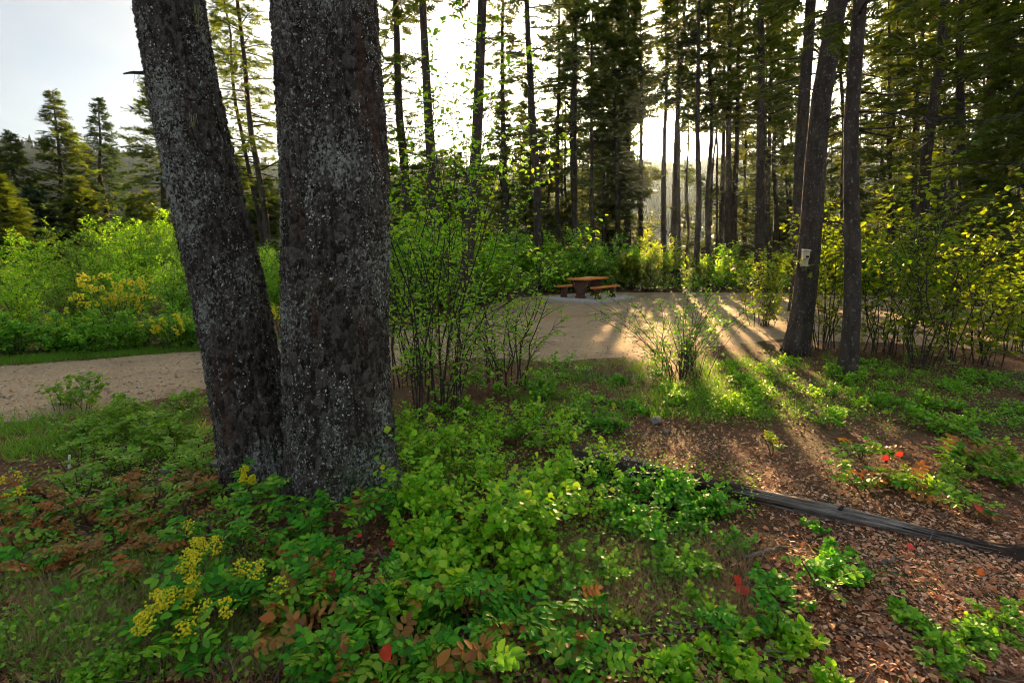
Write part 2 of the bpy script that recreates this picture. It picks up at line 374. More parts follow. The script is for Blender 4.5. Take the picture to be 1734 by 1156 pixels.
M['leaf_cool'] = leafmat('leaf_cool', [(0.066, 0.266, 0.016), (0.114, 0.398, 0.023), (0.198, 0.530, 0.034)], trans=.45, rough=.42)
M['leaf_dark'] = leafmat('leaf_dark_glossy', [(0.030, 0.150, 0.014), (0.050, 0.250, 0.018), (0.085, 0.351, 0.023), (0.154, 0.428, 0.022)], trans=.35, rough=.5, spec=.14)
M['leaf_bronze'] = leafmat('leaf_bronze', [(0.189, 0.084, 0.019), (0.338, 0.142, 0.028), (0.252, 0.187, 0.031), (0.463, 0.206, 0.047)], trans=.4, tcol=(1.5, 1.1, .6), rough=.4)
M['leaf_lime'] = leafmat('leaf_lime', [(0.123, 0.297, 0.020), (0.205, 0.404, 0.030), (0.287, 0.446, 0.040)], trans=.5, rough=.4)
M['leaf_red'] = leafmat('leaf_red', [(.45, .02, .02), (.55, .05, .03), (.50, .10, .04)], trans=.35, tcol=(1.3, .8, .6), rough=.35)
M['leaf_orange'] = leafmat('leaf_orange', [(.42, .13, .02), (.40, .18, .03), (.46, .10, .02)], trans=.35, tcol=(1.3, .9, .6), rough=.4)
M['leaf_yellow'] = leafmat('leaf_yellowgreen', [(.14, .29, .012), (.22, .36, .014), (.32, .40, .016), (.10, .25, .014)], trans=.55, tcol=(1.5, 1.3, .5), rough=.4)
M['flower'] = leafmat('flower_yellow', [(.85, .70, .012), (.85, .75, .015), (.82, .75, .03), (.55, .66, .03)], trans=.25, tcol=(1.2, 1.1, .5), rough=.5)
M['grass'] = leafmat('grass', [(0.076, 0.216, 0.018), (0.151, 0.367, 0.026), (0.252, 0.454, 0.037)], trans=.4, rough=.5)
M['drygrass'] = leafmat('dry_grass', [(0.298, 0.228, 0.111), (0.456, 0.351, 0.186), (0.228, 0.158, 0.075)], trans=.3, tcol=(1.1, 1, .8), rough=.7)
M['litter'] = leafmat('leaf_litter', [(0.193, 0.075, 0.032), (0.386, 0.165, 0.072), (0.657, 0.360, 0.197), (0.290, 0.090, 0.039)], trans=.15, tcol=(1.1, .9, .7), rough=.7)
M['needlelitter'] = leafmat('needle_litter', [(0.137, 0.047, 0.022), (0.254, 0.094, 0.041), (0.370, 0.161, 0.070)], trans=.1, rough=.8)
M['chips'] = leafmat('wood_chip', [(0.156, 0.064, 0.032), (0.343, 0.153, 0.082), (0.594, 0.333, 0.197), (0.812, 0.524, 0.338), (0.281, 0.109, 0.054)], trans=.0, rough=.8)
M['rock'] = noisemat('rock', [(.3, (.12, .115, .10)), (.5, (.24, .225, .20)), (.7, (.36, .34, .31))], scale=9, bump=.6, bdist=.02, bscale=30, extra=[((.06, .08, .03), 3, .58, .7, (1, 1, 1))])
M['bare_wood'] = noisemat('weathered_wood', [(.25, (.05, .045, .042)), (.42, (.13, .112, .095)), (.56, (.30, .265, .23)), (.74, (.47, .43, .385))], scale=6, detail=10, stretch=(.6, 7, 7), bump=1, bdist=.03, bscale=10, rough=.85, extra=[((.05, .043, .038), 7, .60, .72, (.3, 5, 5)), ((.16, .13, .10), 2.5, .55, .7, (1, 2, 2))])
M['log_bark'] = noisemat('log_bark', [(.3, (.015, .011, .009)), (.55, (.05, .035, .027)), (.8, (.11, .075, .055))], scale=14, detail=10, stretch=(.5, 1, 1), bump=1, bdist=.02, bscale=30)
M['stick'] = noisemat('grey_stick', [(.3, (.09, .07, .055)), (.6, (.20, .17, .14)), (.8, (.36, .33, .29))], scale=20, bump=.3, bdist=.004)
M['stain'] = noisemat('orange_stained_wood', [(.25, (.58, .17, .028)), (.5, (.74, .26, .045)), (.75, (.80, .33, .07))], scale=5, detail=8, stretch=(8, 1, 8), bump=.25, bdist=.004, rough=.5, spec=.4)
M['ped'] = noisemat('brown_pedestal', [(.3, (.085, .042, .030)), (.7, (.17, .09, .065))], scale=14, bump=.5, bdist=.01)
M['concrete'] = noisemat('concrete', [(.3, (.40, .385, .36)), (.6, (.54, .52, .49)), (.8, (.62, .60, .57))], scale=7, bump=.2, bdist=.004, bscale=60)
M['cream'] = noisemat('cream_paint', [(.3, (.62, .52, .38)), (.7, (.74, .66, .52))], scale=10, bump=.15, bdist=.003)
M['dark'] = noisemat('painted_hole_shade', [(.3, (.01, .008, .006)), (.7, (.03, .02, .015))], scale=10, bump=0)  # near-black colour painting the shade inside the box opening
M['white'] = noisemat('white_paint', [(.3, (.68, .68, .66)), (.7, (.8, .8, .78))], scale=10, bump=0)
M['hill'] = noisemat('forested_hill', [(.3, (.007, .014, .010)), (.5, (.016, .028, .018)), (.7, (.030, .045, .026))], scale=.03, detail=10, bump=0)

M['hill_tree'] = leafmat('far_conifers', [(.012, .026, .016), (.022, .042, .022), (.034, .055, .026)], trans=0, rough=.9, spec=.1)

# ------------------------------------------------------------------ ground, gravel
GP = [(-260, 735), (0, 712), (130, 700), (250, 675), (350, 652), (480, 636), (600, 628), (700, 618), (810, 604), (950, 611), (1100, 600), (1250, 580), (1330, 573), (1480, 578), (1640, 588), (1900, 600),
      (1900, 522), (1734, 512), (1600, 506), (1450, 500), (1300, 495.5), (1050, 494), (960, 497), (880, 503), (825, 516), (780, 540), (690, 556), (480, 582), (330, 593), (150, 606), (0, 617), (-260, 634)]
GPW = np.array([G(*p) for p in GP])
def polysdf(x, y, P=GPW):
    """>0 inside"""
    d = np.full(x.shape, 1e9); ins = np.zeros(x.shape, bool)
    for i in range(len(P)):
        a = P[i]; b = P[(i+1) % len(P)]; e = b-a
        wx = x-a[0]; wy = y-a[1]; t = np.clip((wx*e[0]+wy*e[1])/(e@e), 0, 1)
        d = np.minimum(d, np.hypot(wx-e[0]*t, wy-e[1]*t))
        c = ((a[1] > y) != (b[1] > y)) & (x < (b[0]-a[0])*(y-a[1])/((b[1]-a[1]) if b[1] != a[1] else 1e-9)+a[0]); ins ^= c
    return np.where(ins, d, -d)
def hgt(x, y):
    x = np.asarray(x, float); y = np.asarray(y, float)
    near = np.clip(1-np.hypot(x, y-10)/60, 0, 1)
    h = near*(.10*(fbm(x*.45+9, y*.45+3, 3)-.5)+.05*(fbm(x*2.1, y*2.1, 5)-.5)) + .10*np.exp(-((x+.95)**2+(y-3.5)**2)/.8)
    s = polysdf(x, y) if x.size < 400000 else 0
    return h*np.clip(.5-s/.8, .12, 1)-.03*np.clip(s/.4+.5, 0, 1)
def h1(x, y): return float(hgt(np.array([x]), np.array([y]))[0])

def axis(lo, a, b, hi, st):
    f = np.arange(a, b, st); out = [f]
    l = [a]; s = st
    while l[-1] > lo: s *= 1.25; l.append(l[-1]-s)
    r = [f[-1]]; s = st
    while r[-1] < hi: s *= 1.25; r.append(r[-1]+s)
    return np.concatenate([np.array(l[:0:-1]), f, np.array(r[1:])])
def grid(xs, ys, zf, name, mat, mask=None):
    X, Y = np.meshgrid(xs, ys); Z = zf(X, Y); n = len(xs)
    i = np.arange(len(ys)-1)[:, None]*n+np.arange(n-1)[None]
    f = np.stack([i, i+1, i+n+1, i+n], -1).reshape(-1, 4)
    V = np.stack([X, Y, Z], -1).reshape(-1, 3)
    if mask is not None:
        k = mask(X, Y).reshape(-1); f = f[k[f].any(1)]
        u = np.unique(f); rm = np.full(len(V), -1); rm[u] = np.arange(len(u)); V = V[u]; f = rm[f]
    return MB().add(V, f).obj(name, mat, None, True)
grd = grid(axis(-1000, -8, 10, 1150, .10), axis(-90, 1.2, 22, 1050, .10), hgt, 'ground', M['ground'])
tag(grd, 'brown forest floor of needles and soil', None, None, 'structure')
RUT = np.array([G(-200, 672), G(100, 656), G(350, 620), G(600, 596), G(800, 570), G(950, 548), G(1150, 532), G(1400, 535), G(1700, 548)])
def rutd(x, y):
    d = np.full(np.shape(x), 9.)
    for a, b in zip(RUT[:-1], RUT[1:]):
        e = b-a; t = np.clip(((x-a[0])*e[0]+(y-a[1])*e[1])/(e@e), 0, 1); d = np.minimum(d, np.hypot(x-a[0]-e[0]*t, y-a[1]-e[1]*t))
    return -.013*np.exp(-((d-.75)/.2)**2)+.014*np.exp(-((d-.42)/.12)**2)+.012*np.exp(-((d-1.08)/.12)**2)
def gz(x, y):
    s = polysdf(x, y)+.35*(fbm(x*1.6, y*1.6, 21)-.5)+.12*(fbm(x*7, y*7, 22)-.5)
    return hgt(x, y)+np.clip(s*.12, -.12, .034)+(.016*(fbm(x*3, y*3, 31)-.5)+rutd(x, y)*np.clip(s/.5, 0, 1)*(.5+vnoise(x*1.5, y*1.5, 9)))*(s > 0)
gr = grid(np.arange(-9, 20, .11), np.arange(4.5, 27, .11), gz, 'gravel_road', M['gravel'], lambda x, y: polysdf(x, y) > -.45)
tag(gr, 'tan gravel road and camp pad', None, None, 'structure')

# far forested ridge
def ridge(X, Y):
    r = np.hypot(X, Y); b = np.clip((r-85)/600, 0, 1); b = b*b*(3-2*b)
    e = 95+12*(fbm(X/260+5, Y/260, 41)-.5)*2+10*(fbm(X/60, Y/60, 43)-.5)+7*(vnoise(X/9, Y/9, 44)-.5)
    return -1+b*e
hx = np.linspace(-1100, 1300, 180); hy = np.linspace(70, 1100, 110)
hl = grid(hx, hy, ridge, 'hill', M['hill']); tag(hl, 'dark forested ridge far beyond the trees', None, None, 'structure')

n = 15000; rgh = np.random.default_rng(5); a_ = rgh.uniform(-1.0, 1.05, n); r_ = 200+560*rgh.random(n)**.8; x_ = r_*np.sin(a_); y_ = r_*np.cos(a_); k_ = y_ > 75; x_, y_ = x_[k_], y_[k_]; z_ = ridge(x_, y_); n = len(x_)
mbh = MB(); hh_ = rgh.uniform(5, 12, n); cone = np.array([[1, 0, 0], [-.5, .87, 0], [-.5, -.87, 0], [.6, .3, .35], [-.6, .3, .3], [0, -.65, .4], [0, 0, 1.]])
V_ = np.stack([x_, y_, z_-.5], -1)[:, None]+cone[None]*np.stack([hh_*.24, hh_*.24, hh_], -1)[:, None]; F_ = np.array([[0, 1, 3], [1, 4, 3], [1, 2, 4], [2, 5, 4], [2, 0, 5], [0, 3, 5], [3, 4, 6], [4, 5, 6], [5, 3, 6]])[None, [0, 2, 4, 6, 7, 8]]+(np.arange(n)*7)[:, None, None]
o = mbh.add(V_.reshape(-1, 3), F_.reshape(-1, 3)).obj('hillside_forest', M['hill_tree']); tag(o, 'dark conifers covering the far ridge', 'forest', None, 'stuff')
# ------------------------------------------------------------------ where sunlight comes through: no foliage on these lines
sunv = np.array(SUN)
GAPS = []   # (point, radius, growth per metre)
GAPS.append((np.array([0, 0, CAMH]), .10, .046))
GAPS.append((np.array([.5, 0, CAMH+.25]), .10, .040))
def gap(px, py, Y, r): GAPS.append((AT(px, py, Y), r, 0.0))
for px, py, Y, r in [(1310, 330, 7.6, .7), (1400, 380, 7.6, .6), (1500, 300, 7.6, .75), (1560, 330, 7.8, .8), (1540, 420, 7.6, .7), (1620, 420, 7.8, .6), (1360, 430, 8.3, .2), (1280, 450, 8, .5),
                     (1250, 530, 14, .7), (1200, 520, 16, .7), (1290, 560, 11, .5), (1330, 620, 7.4, .45), (1260, 660, 6.4, .4), (1330, 690, 5.5, .35), (1400, 640, 6.6, .4), (1430, 770, 4.4, .25), (1340, 800, 4.0, .22), (1560, 800, 4.1, .25), (1600, 990, 2.8, .2), (1180, 760, 4.6, .25),
                     (1110, 400, 24, .8), (1180, 430, 24, .8), (1150, 450, 24, .8), (1230, 440, 24, .8), (1065, 450, 24, .7), (1290, 460, 23, .7), (1000, 475, 19.4, .35), (1560, 545, 13, .5), (1690, 420, 8, .5), (1460, 340, 7.4, .6), (1600, 260, 7.6, .7), (1520, 240, 7.6, .6), (1480, 420, 7.4, .6), (1290, 640, 6.8, .5), (1350, 660, 6.2, .5), (1230, 700, 5.4, .35), (1470, 700, 5.4, .3), (1380, 720, 5.0, .3), (1540, 860, 3.6, .2), (1680, 1040, 2.5, .22), (1240, 545, 12.5, .7)]:
    gap(px, py, Y, r*1.45)
def blocked(P):
    b = np.zeros(len(P), bool); w_ = np.abs(np.sin(P[:, 0]*127.1+P[:, 1]*311.7+P[:, 2]*74.7)*43758.5453) % 1.0; w_ = .35+.95*w_**1.3
    w_ = w_*(.75+.5*vnoise(P[:, 0]*1.1+P[:, 2]*.7, P[:, 2]*1.1, 123))
    for q, r, g in GAPS:
        w = P-q; t = w@sunv; d = np.linalg.norm(w-t[:, None]*sunv, axis=1); b |= (t > 1.2) & (d < (r+g*t)*w_)
    return b

# ------------------------------------------------------------------ conifers
SPR = [spray(5, np.random.default_rng(i), .12) for i in range(4)]
SPRD = [spray(3, np.random.default_rng(9+i), .17) for i in range(4)]
def conifer(name, label, group, base, top, r0, crown0, R, nb, per, size, mat='needle', dead=0, shape=1.0, droop=.25, seed=0, cat='tree', barkm='bark_far', sides=9, up=.15, low=None, kinkt=None, far=False):
    rg = np.random.default_rng(seed+100)
    base = np.array(base, float); top = np.array(top, float); Ht = top[2]-base[2]
    t = thing(name, label, cat, tuple(base), group)
    n = 16; tt = np.linspace(0, 1, n)**1.9; ax = base*(1-tt[:, None])+top*tt[:, None]
    ax[:, :2] += (np.stack([vnoise(tt*5, tt*0+seed, 7), vnoise(tt*5, tt*0+seed, 8)], -1)-.5)*.35*np.sin(tt*math.pi)[:, None]
    if kinkt is not None: ax[:, :2] += np.array(kinkt)[None]*np.exp(-(tt*Ht/.9))[:, None]
    rad = r0*(1-tt)**.75*(1+.38*np.exp(-tt*Ht/.30))+.006
    mb = MB(); v, fs = tube(ax-base, rad, sides)
    lv = v.reshape(n, sides, 3); mb.add(lv.reshape(-1, 3), *fs); mb.obj('trunk', M[barkm], t, True)
    def axis_at(z):
        q = np.clip(z/Ht, 0, 1); f = np.interp(q, (ax[:, 2]-base[2])/Ht, np.arange(n)); i = np.minimum(f.astype(int), n-2); w = (f-i)[:, None]
        return ax[i]*(1-w)+ax[i+1]*w
    lim = MB(); cm = [MB()]
    z = crown0+(Ht-crown0)*((np.arange(nb)+rg.random(nb))/nb)**.9*.99
    az = rg.random(nb)*2*math.pi
    fr = (z-crown0)/(Ht-crown0)
    prof = np.clip((1-fr)**shape, .04, 1)*(.35+.65*np.clip(fr/.15, 0, 1) if low is None else low)
    L = R*prof*rg.uniform(.5, 1.25, nb)+.15
    o = axis_at(z); el = up*(1+1.2*fr)-droop*(1-fr)*.6+rg.normal(0, .2, nb)
    d = np.stack([np.cos(az)*np.cos(el), np.sin(az)*np.cos(el), np.sin(el)], -1)
    endp = o+d*L[:, None]; endp[:, 2] -= droop*L*.55
    bend = np.zeros((nb, 3)); bend[:, 2] = droop*L*.18
    mid = (o+endp)/2+bend
    keep = ~(blocked(endp) | blocked(mid))
    keep0 = keep & ((rg.random(nb) < .6) | (not far))
    tubes(lim, curves(o[keep0]-base, endp[keep0]-base, bend[keep0], 3), np.array([.026, .016, .004])[None]*np.clip(L[keep0]/1.6, .35, 1.6)[:, None], 3)
    # sprays along every limb
    P = []; D = []; S = []
    s = np.tile(np.linspace(.22, 1, per), (nb, 1))+rg.uniform(-.06, .06, (nb, per)); s = np.clip(s, .1, 1)
    pos = o[:, None]*(1-s[..., None])+endp[:, None]*s[..., None]+bend[:, None]*(4*s*(1-s))[..., None]
    lat = np.cross(d, [0, 0, 1.]); lat = norm(lat)
    side = rg.choice([-1, 1], (nb, per)); off = side*rg.random((nb, per))*(1.02-s)*.42*L[:, None]
    pos = pos+lat[:, None]*off[..., None]; pos[..., 2] += rg.normal(0, .05, (nb, per))-abs(off)*.2
    dr = d[:, None]*rg.uniform(.5, 1.1, (nb, per))[..., None]+lat[:, None]*(side*rg.uniform(.2, 1., (nb, per)))[..., None]; dr[..., 2] -= droop*.6+rg.uniform(-.3, .3, (nb, per))
    pos = pos[keep].reshape(-1, 3); dr = dr[keep].reshape(-1, 3)
    sz = (size*rg.uniform(.6, 1.25, (nb, per))*(.45+.55*np.clip(L/(.38*R), 0, 1))[:, None])[keep].reshape(-1)
    ok = ~blocked(pos+norm(dr)*sz[:, None]*.5); pos, dr, sz = pos[ok], dr[ok], sz[ok]
    which = rg.integers(0, 4, len(pos)); nn = rdir(len(pos), rg)*.55+[0, 0, 1]
    for q in range(4):
        k = which == q; place(cm[0], (SPRD if far else SPR)[q], pos[k]-base, dr[k], nn[k], sz[k])
    # bare dead limbs below the crown
    if dead:
        dl = MB(); z = rg.uniform(1.5, max(crown0*1.25, 2.5), dead); o = axis_at(z); az = rg.random(dead)*6.283; L2 = rg.uniform(.5, 1.0, dead)*R*.85
        for k in range(dead):
            dd = np.array([math.cos(az[k]), math.sin(az[k]), rg.uniform(-.35, .15)]); e = o[k]+dd*L2[k]
            if blocked(np.array([e, (o[k]+e)/2])).any(): continue
            if base[1] < 24: dl = MB()
            tubes(dl, curves((o[k]-base)[None], (e-base)[None], np.array([[0, 0, rg.uniform(-.05, .16)*L2[k]]]), 5), [.022, .016, .011, .007, .003], 3)
            m = rg.integers(4, 9); f = rg.uniform(.25, .95, m)[:, None]; p = o[k]*(1-f)+e*f; p[:, 2:] += 4*f*(1-f)*.05*L2[k]
            e2 = p+(norm(rg.normal(size=(m, 3)))*[1, 1, .5]+dd*.8)*rg.uniform(.15, .45, (m, 1))*L2[k]; tubes(dl, curves(p-base, e2-base, np.tile([0, 0, -.02], (m, 1)), 3), [.008, .005, .002], 3)
            if base[1] < 24: dl.obj('dead_branch', M['deadwood'], t)
        if base[1] >= 24:
            q = dl.obj('dead_branches', M['deadwood'], t)
            if q: q['kind'] = 'stuff'
    for q in (lim.obj('limbs', M['deadwood'], t), cm[0].obj('crown', M[mat], t)):
        if q: q['kind'] = 'stuff'
    return t

# ------------------------------------------------------------------ the two big foreground trunks
def bigtrunk(name, label, p0, p1, zt, r0, r1, seed, nth, flare, mossaz=None, lich=3500):
    rg = np.random.default_rng(seed)
    p0 = np.array(p0, float); p1 = np.array(p1, float); zh = p1[2]-p0[2]
    t = thing(name, label, 'tree', tuple(p0))
    NC = 40 if r0 > .35 else 32
    def surf(th, z):
        """point on the bark, its outward direction, bark height"""
        f = z/zh; fl = np.minimum(f, 1)+np.maximum(f-1, 0)*.55; c = p0[:2]+(p1[:2]-p0[:2])*fl[:, None]; c = c+np.stack([.02*np.sin(z*2.1+seed), .02*np.cos(z*1.7)], -1)
        r = (r0+(r1-r0)*np.minimum(f, 1))*np.clip(1-np.maximum(z-zh, 0)/(zt-zh)*.85, .1, 1)
        u = th/(2*math.pi)
        lob = 1+flare*np.exp(-np.maximum(z+.1, 0)/.24)*(1+.75*np.sin(th*5+seed)+.4*np.sin(th*3+1.7))
        wob = .018*(fbm(np.cos(th)*2+7, np.sin(th)*2+z*.8, seed)-.5)*2
        wx = u*NC*1.0+.9*(fbm(np.cos(th)*6, np.sin(th)*6+z*4, seed+2)-.5); 
        w1, id1 = worley(wx, z*11+.9*fbm(np.cos(th)*9, z*5, seed+3), seed, NC)
        w2, id2 = worley(u*NC*2.6+.5*vnoise(u*90, z*40, 3), z*44, seed+4, int(NC*2.6))
        big = np.clip(w1*3.2, 0, 1); sm = np.clip(w2*2.6, 0, 1)
        fur = fbm(np.cos(th)*13+np.sin(th)*3+.5*np.sin(z*7), np.sin(th)*13+z*1.3, seed+6, 4)
        h = .013*big*(.35+.9*id1)+.012*sm*(.2+1.0*id2)-.018*np.clip((fur-.54)*6, 0, 1)+.008*(fbm(u*NC*5, z*60, seed+8, 2)-.5)
        R = r*lob+wob+h-.01
        d = np.stack([np.cos(th), np.sin(th), 0*th], -1)
        return np.concatenate([c, (p0[2]+z)[:, None]], -1)+d*R[:, None], d, h
    zs = np.concatenate([np.arange(-.15, zh+.1, .0096), np.arange(zh+.15, zt, .12)])
    th = np.concatenate([np.linspace(math.pi*.98, math.pi*2.12, int(nth*.74), endpoint=False), np.linspace(math.pi*2.12, math.pi*2.98, nth-int(nth*.74), endpoint=False)])
    T, Z = np.meshgrid(th, zs); P, _, _ = surf(T.ravel(), Z.ravel())
    # taper above the part in view
    hi = Z.ravel() > zh+.1
    n = nth; i = np.arange(len(zs)-1)[:, None]*n; j = np.arange(n)[None]; k = (j+1) % n
    f = np.stack([i+j, i+k, i+n+k, i+n+j], -1).reshape(-1, 4)
    MB().add(P-p0, f, np.array([[(len(zs)-1)*n+q for q in range(n)]])).obj('trunk', M['bark_big'], t, True)
    # crusts of pale lichen
    N = lich*16; a = rg.random(N)*2*math.pi; z = rg.random(N)*(zh+.3)
    dens = fbm(np.cos(a)*2.4+4, np.sin(a)*2.4+z*2.6, seed+30, 5)+.05*np.cos(a+math.pi/2-.3); P, d, h = surf(a, z)
    k = (rg.random(N) < np.clip((dens-.515)*8, 0.015, 1)) & (h > .006); idx = np.where(k)[0][:int(lich*2.1)]
    P, d = P[idx]-p0, d[idx]; m = len(idx)
    lob = MB(); q = 5; ang = np.arange(q)*2*math.pi/q
    rr = rg.uniform(.35, 1.35, (m, q))*(.0016+.0070*rg.random(m)**4)[:, None]
    tx = norm(np.cross(d, [0, 0, 1.])); tz = np.broadcast_to(np.array([0, 0, 1.]), tx.shape)
    ring = P[:, None]+tx[:, None]*(rr*np.cos(ang))[..., None]+tz[:, None]*(rr*np.sin(ang)*rg.uniform(.7, 1.4, (m, 1)))[..., None]+d[:, None]*rg.uniform(.0005, .006, (m, q))[..., None]
    cen = P[:, None]+d[:, None]*.004
    V = np.concatenate([cen, ring], 1).reshape(-1, 3); off = np.arange(m)[:, None, None]*(q+1)
    F = np.array([[0, 1+s, 1+(s+1) % q] for s in range(q)])[None]+off
    o = lob.add(V, F.reshape(-1, 3)).obj('lichen', M['lichen'], t); o['kind'] = 'stuff'; o['label'] = 'pale crusts of lichen on the bark'
    if mossaz is not None:
        N = 2600; a = mossaz+rg.normal(0, .33, N); z = np.abs(rg.normal(0, .2, N)); P, d, h = surf(a, z); mo = MB()
        place(mo, leaf4(.22), P-p0-d*.003, d*.6+rdir(N, rg), d, rg.uniform(.008, .022, N)); o = mo.obj('moss', M['moss'], t); o['kind'] = 'stuff'; o['label'] = 'green moss at the foot of the trunk'
    return t, surf, p0
def T3(px, py, Y): return AT(px, py, Y)
Ym = 3.60
main, msurf, mp0 = bigtrunk('fir_tree', 'massive upright fir trunk crusted with pale lichen, beside the leaning trunk', [T3(584, 800, Ym)[0], Ym, .0], [T3(553, 0, Ym)[0], Ym, 3.62], 17, .362, .345, 3, 224, .36, mossaz=-1.05, lich=4400)
Yl = 3.85
lean, lsurf, lp0 = bigtrunk('fir_tree', 'slimmer lichen flecked fir trunk leaning left, broken branch stub near the top', [T3(452, 860, Yl)[0], Yl, .0], [T3(268, 0, Yl)[0], Yl+.1, 3.74], 16, .278, .226, 11, 176, .26, lich=2800)
# stubs, hanging beard lichen, high limbs and crowns of the two
def stub(t, surf, p0, th, z, vec, r):
    P, d, h = surf(np.array([th]), np.array([z])); a = P[0]-p0-d[0]*.02; mb = MB()
    pth = curve(a, a+np.array(vec), [0, 0, .008], 7); pth[1:-1] += rng.normal(0, .004, (5, 3)); addtube(mb, pth, np.linspace(r, r*.45, 7)*rng.uniform(.8, 1.2, 7), 7, True)
    for i in range(6):
        f = rng.uniform(.3, .8); q = pth[int(f*6)]; addtube(mb, np.stack([q, q+rng.normal(0, .008, 3)+[0, 0, -.03], q+rng.normal(0, .015, 3)+[0, 0, -.06]]), .0012, 3)
    mb.obj('broken_branch', M['twig'], t, True)
stub(lean, lsurf, lp0, math.pi*1.02, 3.13, (-.21, -.02, -.012), .016); stub(lean, lsurf, lp0, math.pi*1.02, 3.54, (-.05, -.02, 0), .018)
def beard(t, surf, p0, th, z, n, L):
    P, d, h = surf(np.array([th]), np.array([z])); a = P[0]-p0+d[0]*.008; mb = MB()
    for i in range(n):
        s = a+rng.normal(0, .012, 3)*[1, .3, 1.2]; l = L*rng.uniform(.4, 1)
        pth = np.stack([s+np.array([0, 0, -l*q])+rng.normal(0, .006, 3)*q+d[0]*(.012*q) for q in np.linspace(0, 1, 6)]); addtube(mb, pth, np.linspace(.0028, .0006, 6), 3)
    o = mb.obj('beard_lichen', M['beard'], t); o['label'] = 'strand of pale hanging lichen'
beard(main, msurf, mp0, -math.pi/2+.25, 3.55, 26, .24); beard(lean, lsurf, lp0, -.35, 3.60, 26, .36); beard(lean, lsurf, lp0, -1.0, 2.75, 14, .14)
def highcrown(t, p0, ax, z0, z1, R, seed):
    rg = np.random.default_rng(seed); lim = MB(); cr = MB()
    for k in range(34):
        z = rg.uniform(z0, z1); a = rg.random()*6.283; L = R*rg.uniform(.6, 1.1)*(1.15-(z-z0)/(z1-z0)*.8); o = np.array([ax[0]*z, ax[1]*z, z])
        d = np.array([math.cos(a), math.sin(a), -.1]); e = o+d*L; addtube(lim, curve(o, e, [0, 0, .12*L], 4), [.035, .025, .015, .005], 4)
        s = rg.uniform(.3, 1, 26)[:, None]; p = o*(1-s)+e*s+np.stack([-d[1], d[0], 0*d[2]])*rg.uniform(-.4, .4, (26, 1))*L*(1.05-s); p[:, 2] += rg.normal(0, .06, 26)+.1
        place(cr, SPR[k % 4], p, d*.8+rdir(26, rg)*.7, rdir(26, rg)*.5+[0, 0, 1], rg.uniform(.25, .5, 26))
    lim.obj('limbs', M['twig'], t); cr.obj('crown', M['needle'], t)
highcrown(main, mp0, (-.01, 0), 10.5, 16.5, 2.3, 5); highcrown(lean, lp0, (-.12, .02), 10.5, 15.5, 2.1, 6)

# ------------------------------------------------------------------ conifers behind
def tree_px(label, xt, xb, Y, wpx, Ht, crown0, R, nb, per=13, size=.5, mat='needle', dead=14, group='conifers behind the gravel pad', name='conifer', dn=1.2, **k):
    """trunk seen at pixel column xt at the top edge of the photo and at xb at its foot, Y metres ahead"""
    a = AT(xt, 0, Y); bx = (xb-W/2)/FPX*Y; zt = max(a[2], 3); slope = (a[0]-bx)/zt
    b = np.array([bx, Y, h1(bx, Y)]); top = np.array([bx+slope*Ht, Y, Ht])
    return conifer(name, label, group, b, top, wpx/FPX*Y/2*1.05, crown0, R, int(nb*dn), per, size*1.1, mat, dead, seed=int(xt*3+Y*7), **k)
g = 'conifers behind the gravel pad'
tree_px('dark conifer with hanging rust brown dead twigs just right of the massive trunk', 671, 692, 21, 17, 19, 3.0, 2.6, 74, size=.55)
tree_px('straight bare trunk against white sky, second to the right of the massive trunk', 719, 745, 19, 18, 21, 12.5, 2.6, 50, dead=18)
tree_px('thick dark trunk rising behind the tall green shrub, bare on its left side', 817, 783, 14, 20, 20, 8.2, 2.4, 40, dead=14, sides=14)
tree_px('slim trunk between the thick dark trunk and the trunk left of the table', 849, 862, 28, 11, 20, 4.5, 2.3, 76, dead=22)
tree_px('straight trunk with bare dead limbs standing just left of the picnic table', 897, 916, 23.5, 15, 21, 9.5, 3.0, 46, dead=40)
tree_px('straight trunk with many bare limbs directly behind the picnic table', 979, 974, 28, 10.5, 22, 6.0, 2.5, 80, dead=30)
tree_px('densely needled conifer behind the right end of the table', 1036, 1046, 30, 9, 19, 3.2, 2.3, 120, dead=10, dn=1.9, size=.62)
tree_px('dense dark conifer left of the setting sun', 1066, 1064, 34, 9, 20, 3.0, 2.4, 120, dead=8, dn=1.9, size=.62)
tree_px('dark conifer whose trunk stands just left below the sun', 1086, 1084, 33, 9, 19, 4.0, 2.0, 90, dead=8, dn=1.9, size=.62)
tree_px('dark trunk directly below the glowing sun, right side', 1127, 1125, 31, 10, 20, 7, 2.2, 70, dead=16)
tree_px('very slim trunk touching a thicker one right of the sun', 1147, 1147, 38, 6.5, 21, 9.5, 2.0, 50, dead=10)
tree_px('dark trunk leaning slightly, first thick one right of the sun', 1160, 1137, 29, 11, 21, 8.5, 2.3, 60, dead=14)
tree_px('slim straight trunk in the bright gap right of the sun', 1182, 1179, 25, 10, 20, 10, 2.0, 44, dead=16)
tree_px('thin leaning dead-looking trunk in the glow right of the sun', 1228, 1192, 34, 4.5, 18, 9, 1.6, 30, dead=14)
tree_px('left one of three close trunks in the dark wood right of the sun', 1226, 1219, 33, 9, 21, 5, 2.2, 80, dead=18)
tree_px('middle one of three close trunks in the dark wood right of the sun', 1237, 1229, 28, 12, 22, 5.5, 2.3, 80, dead=18)
tree_px('right one of three close trunks in the dark wood right of the sun', 1259, 1241, 29, 10, 21, 5, 2.3, 80, dead=18)
tree_px('sturdy dark trunk at the back gravel edge, left of the pale box tree', 1289, 1286, 22.5, 16, 22, 4.2, 2.5, 90, dead=22)
tree_px('slim dark conifer right of the sturdy trunk at the gravel edge', 1318, 1312, 30, 8, 19, 4, 2.2, 90, dead=14)
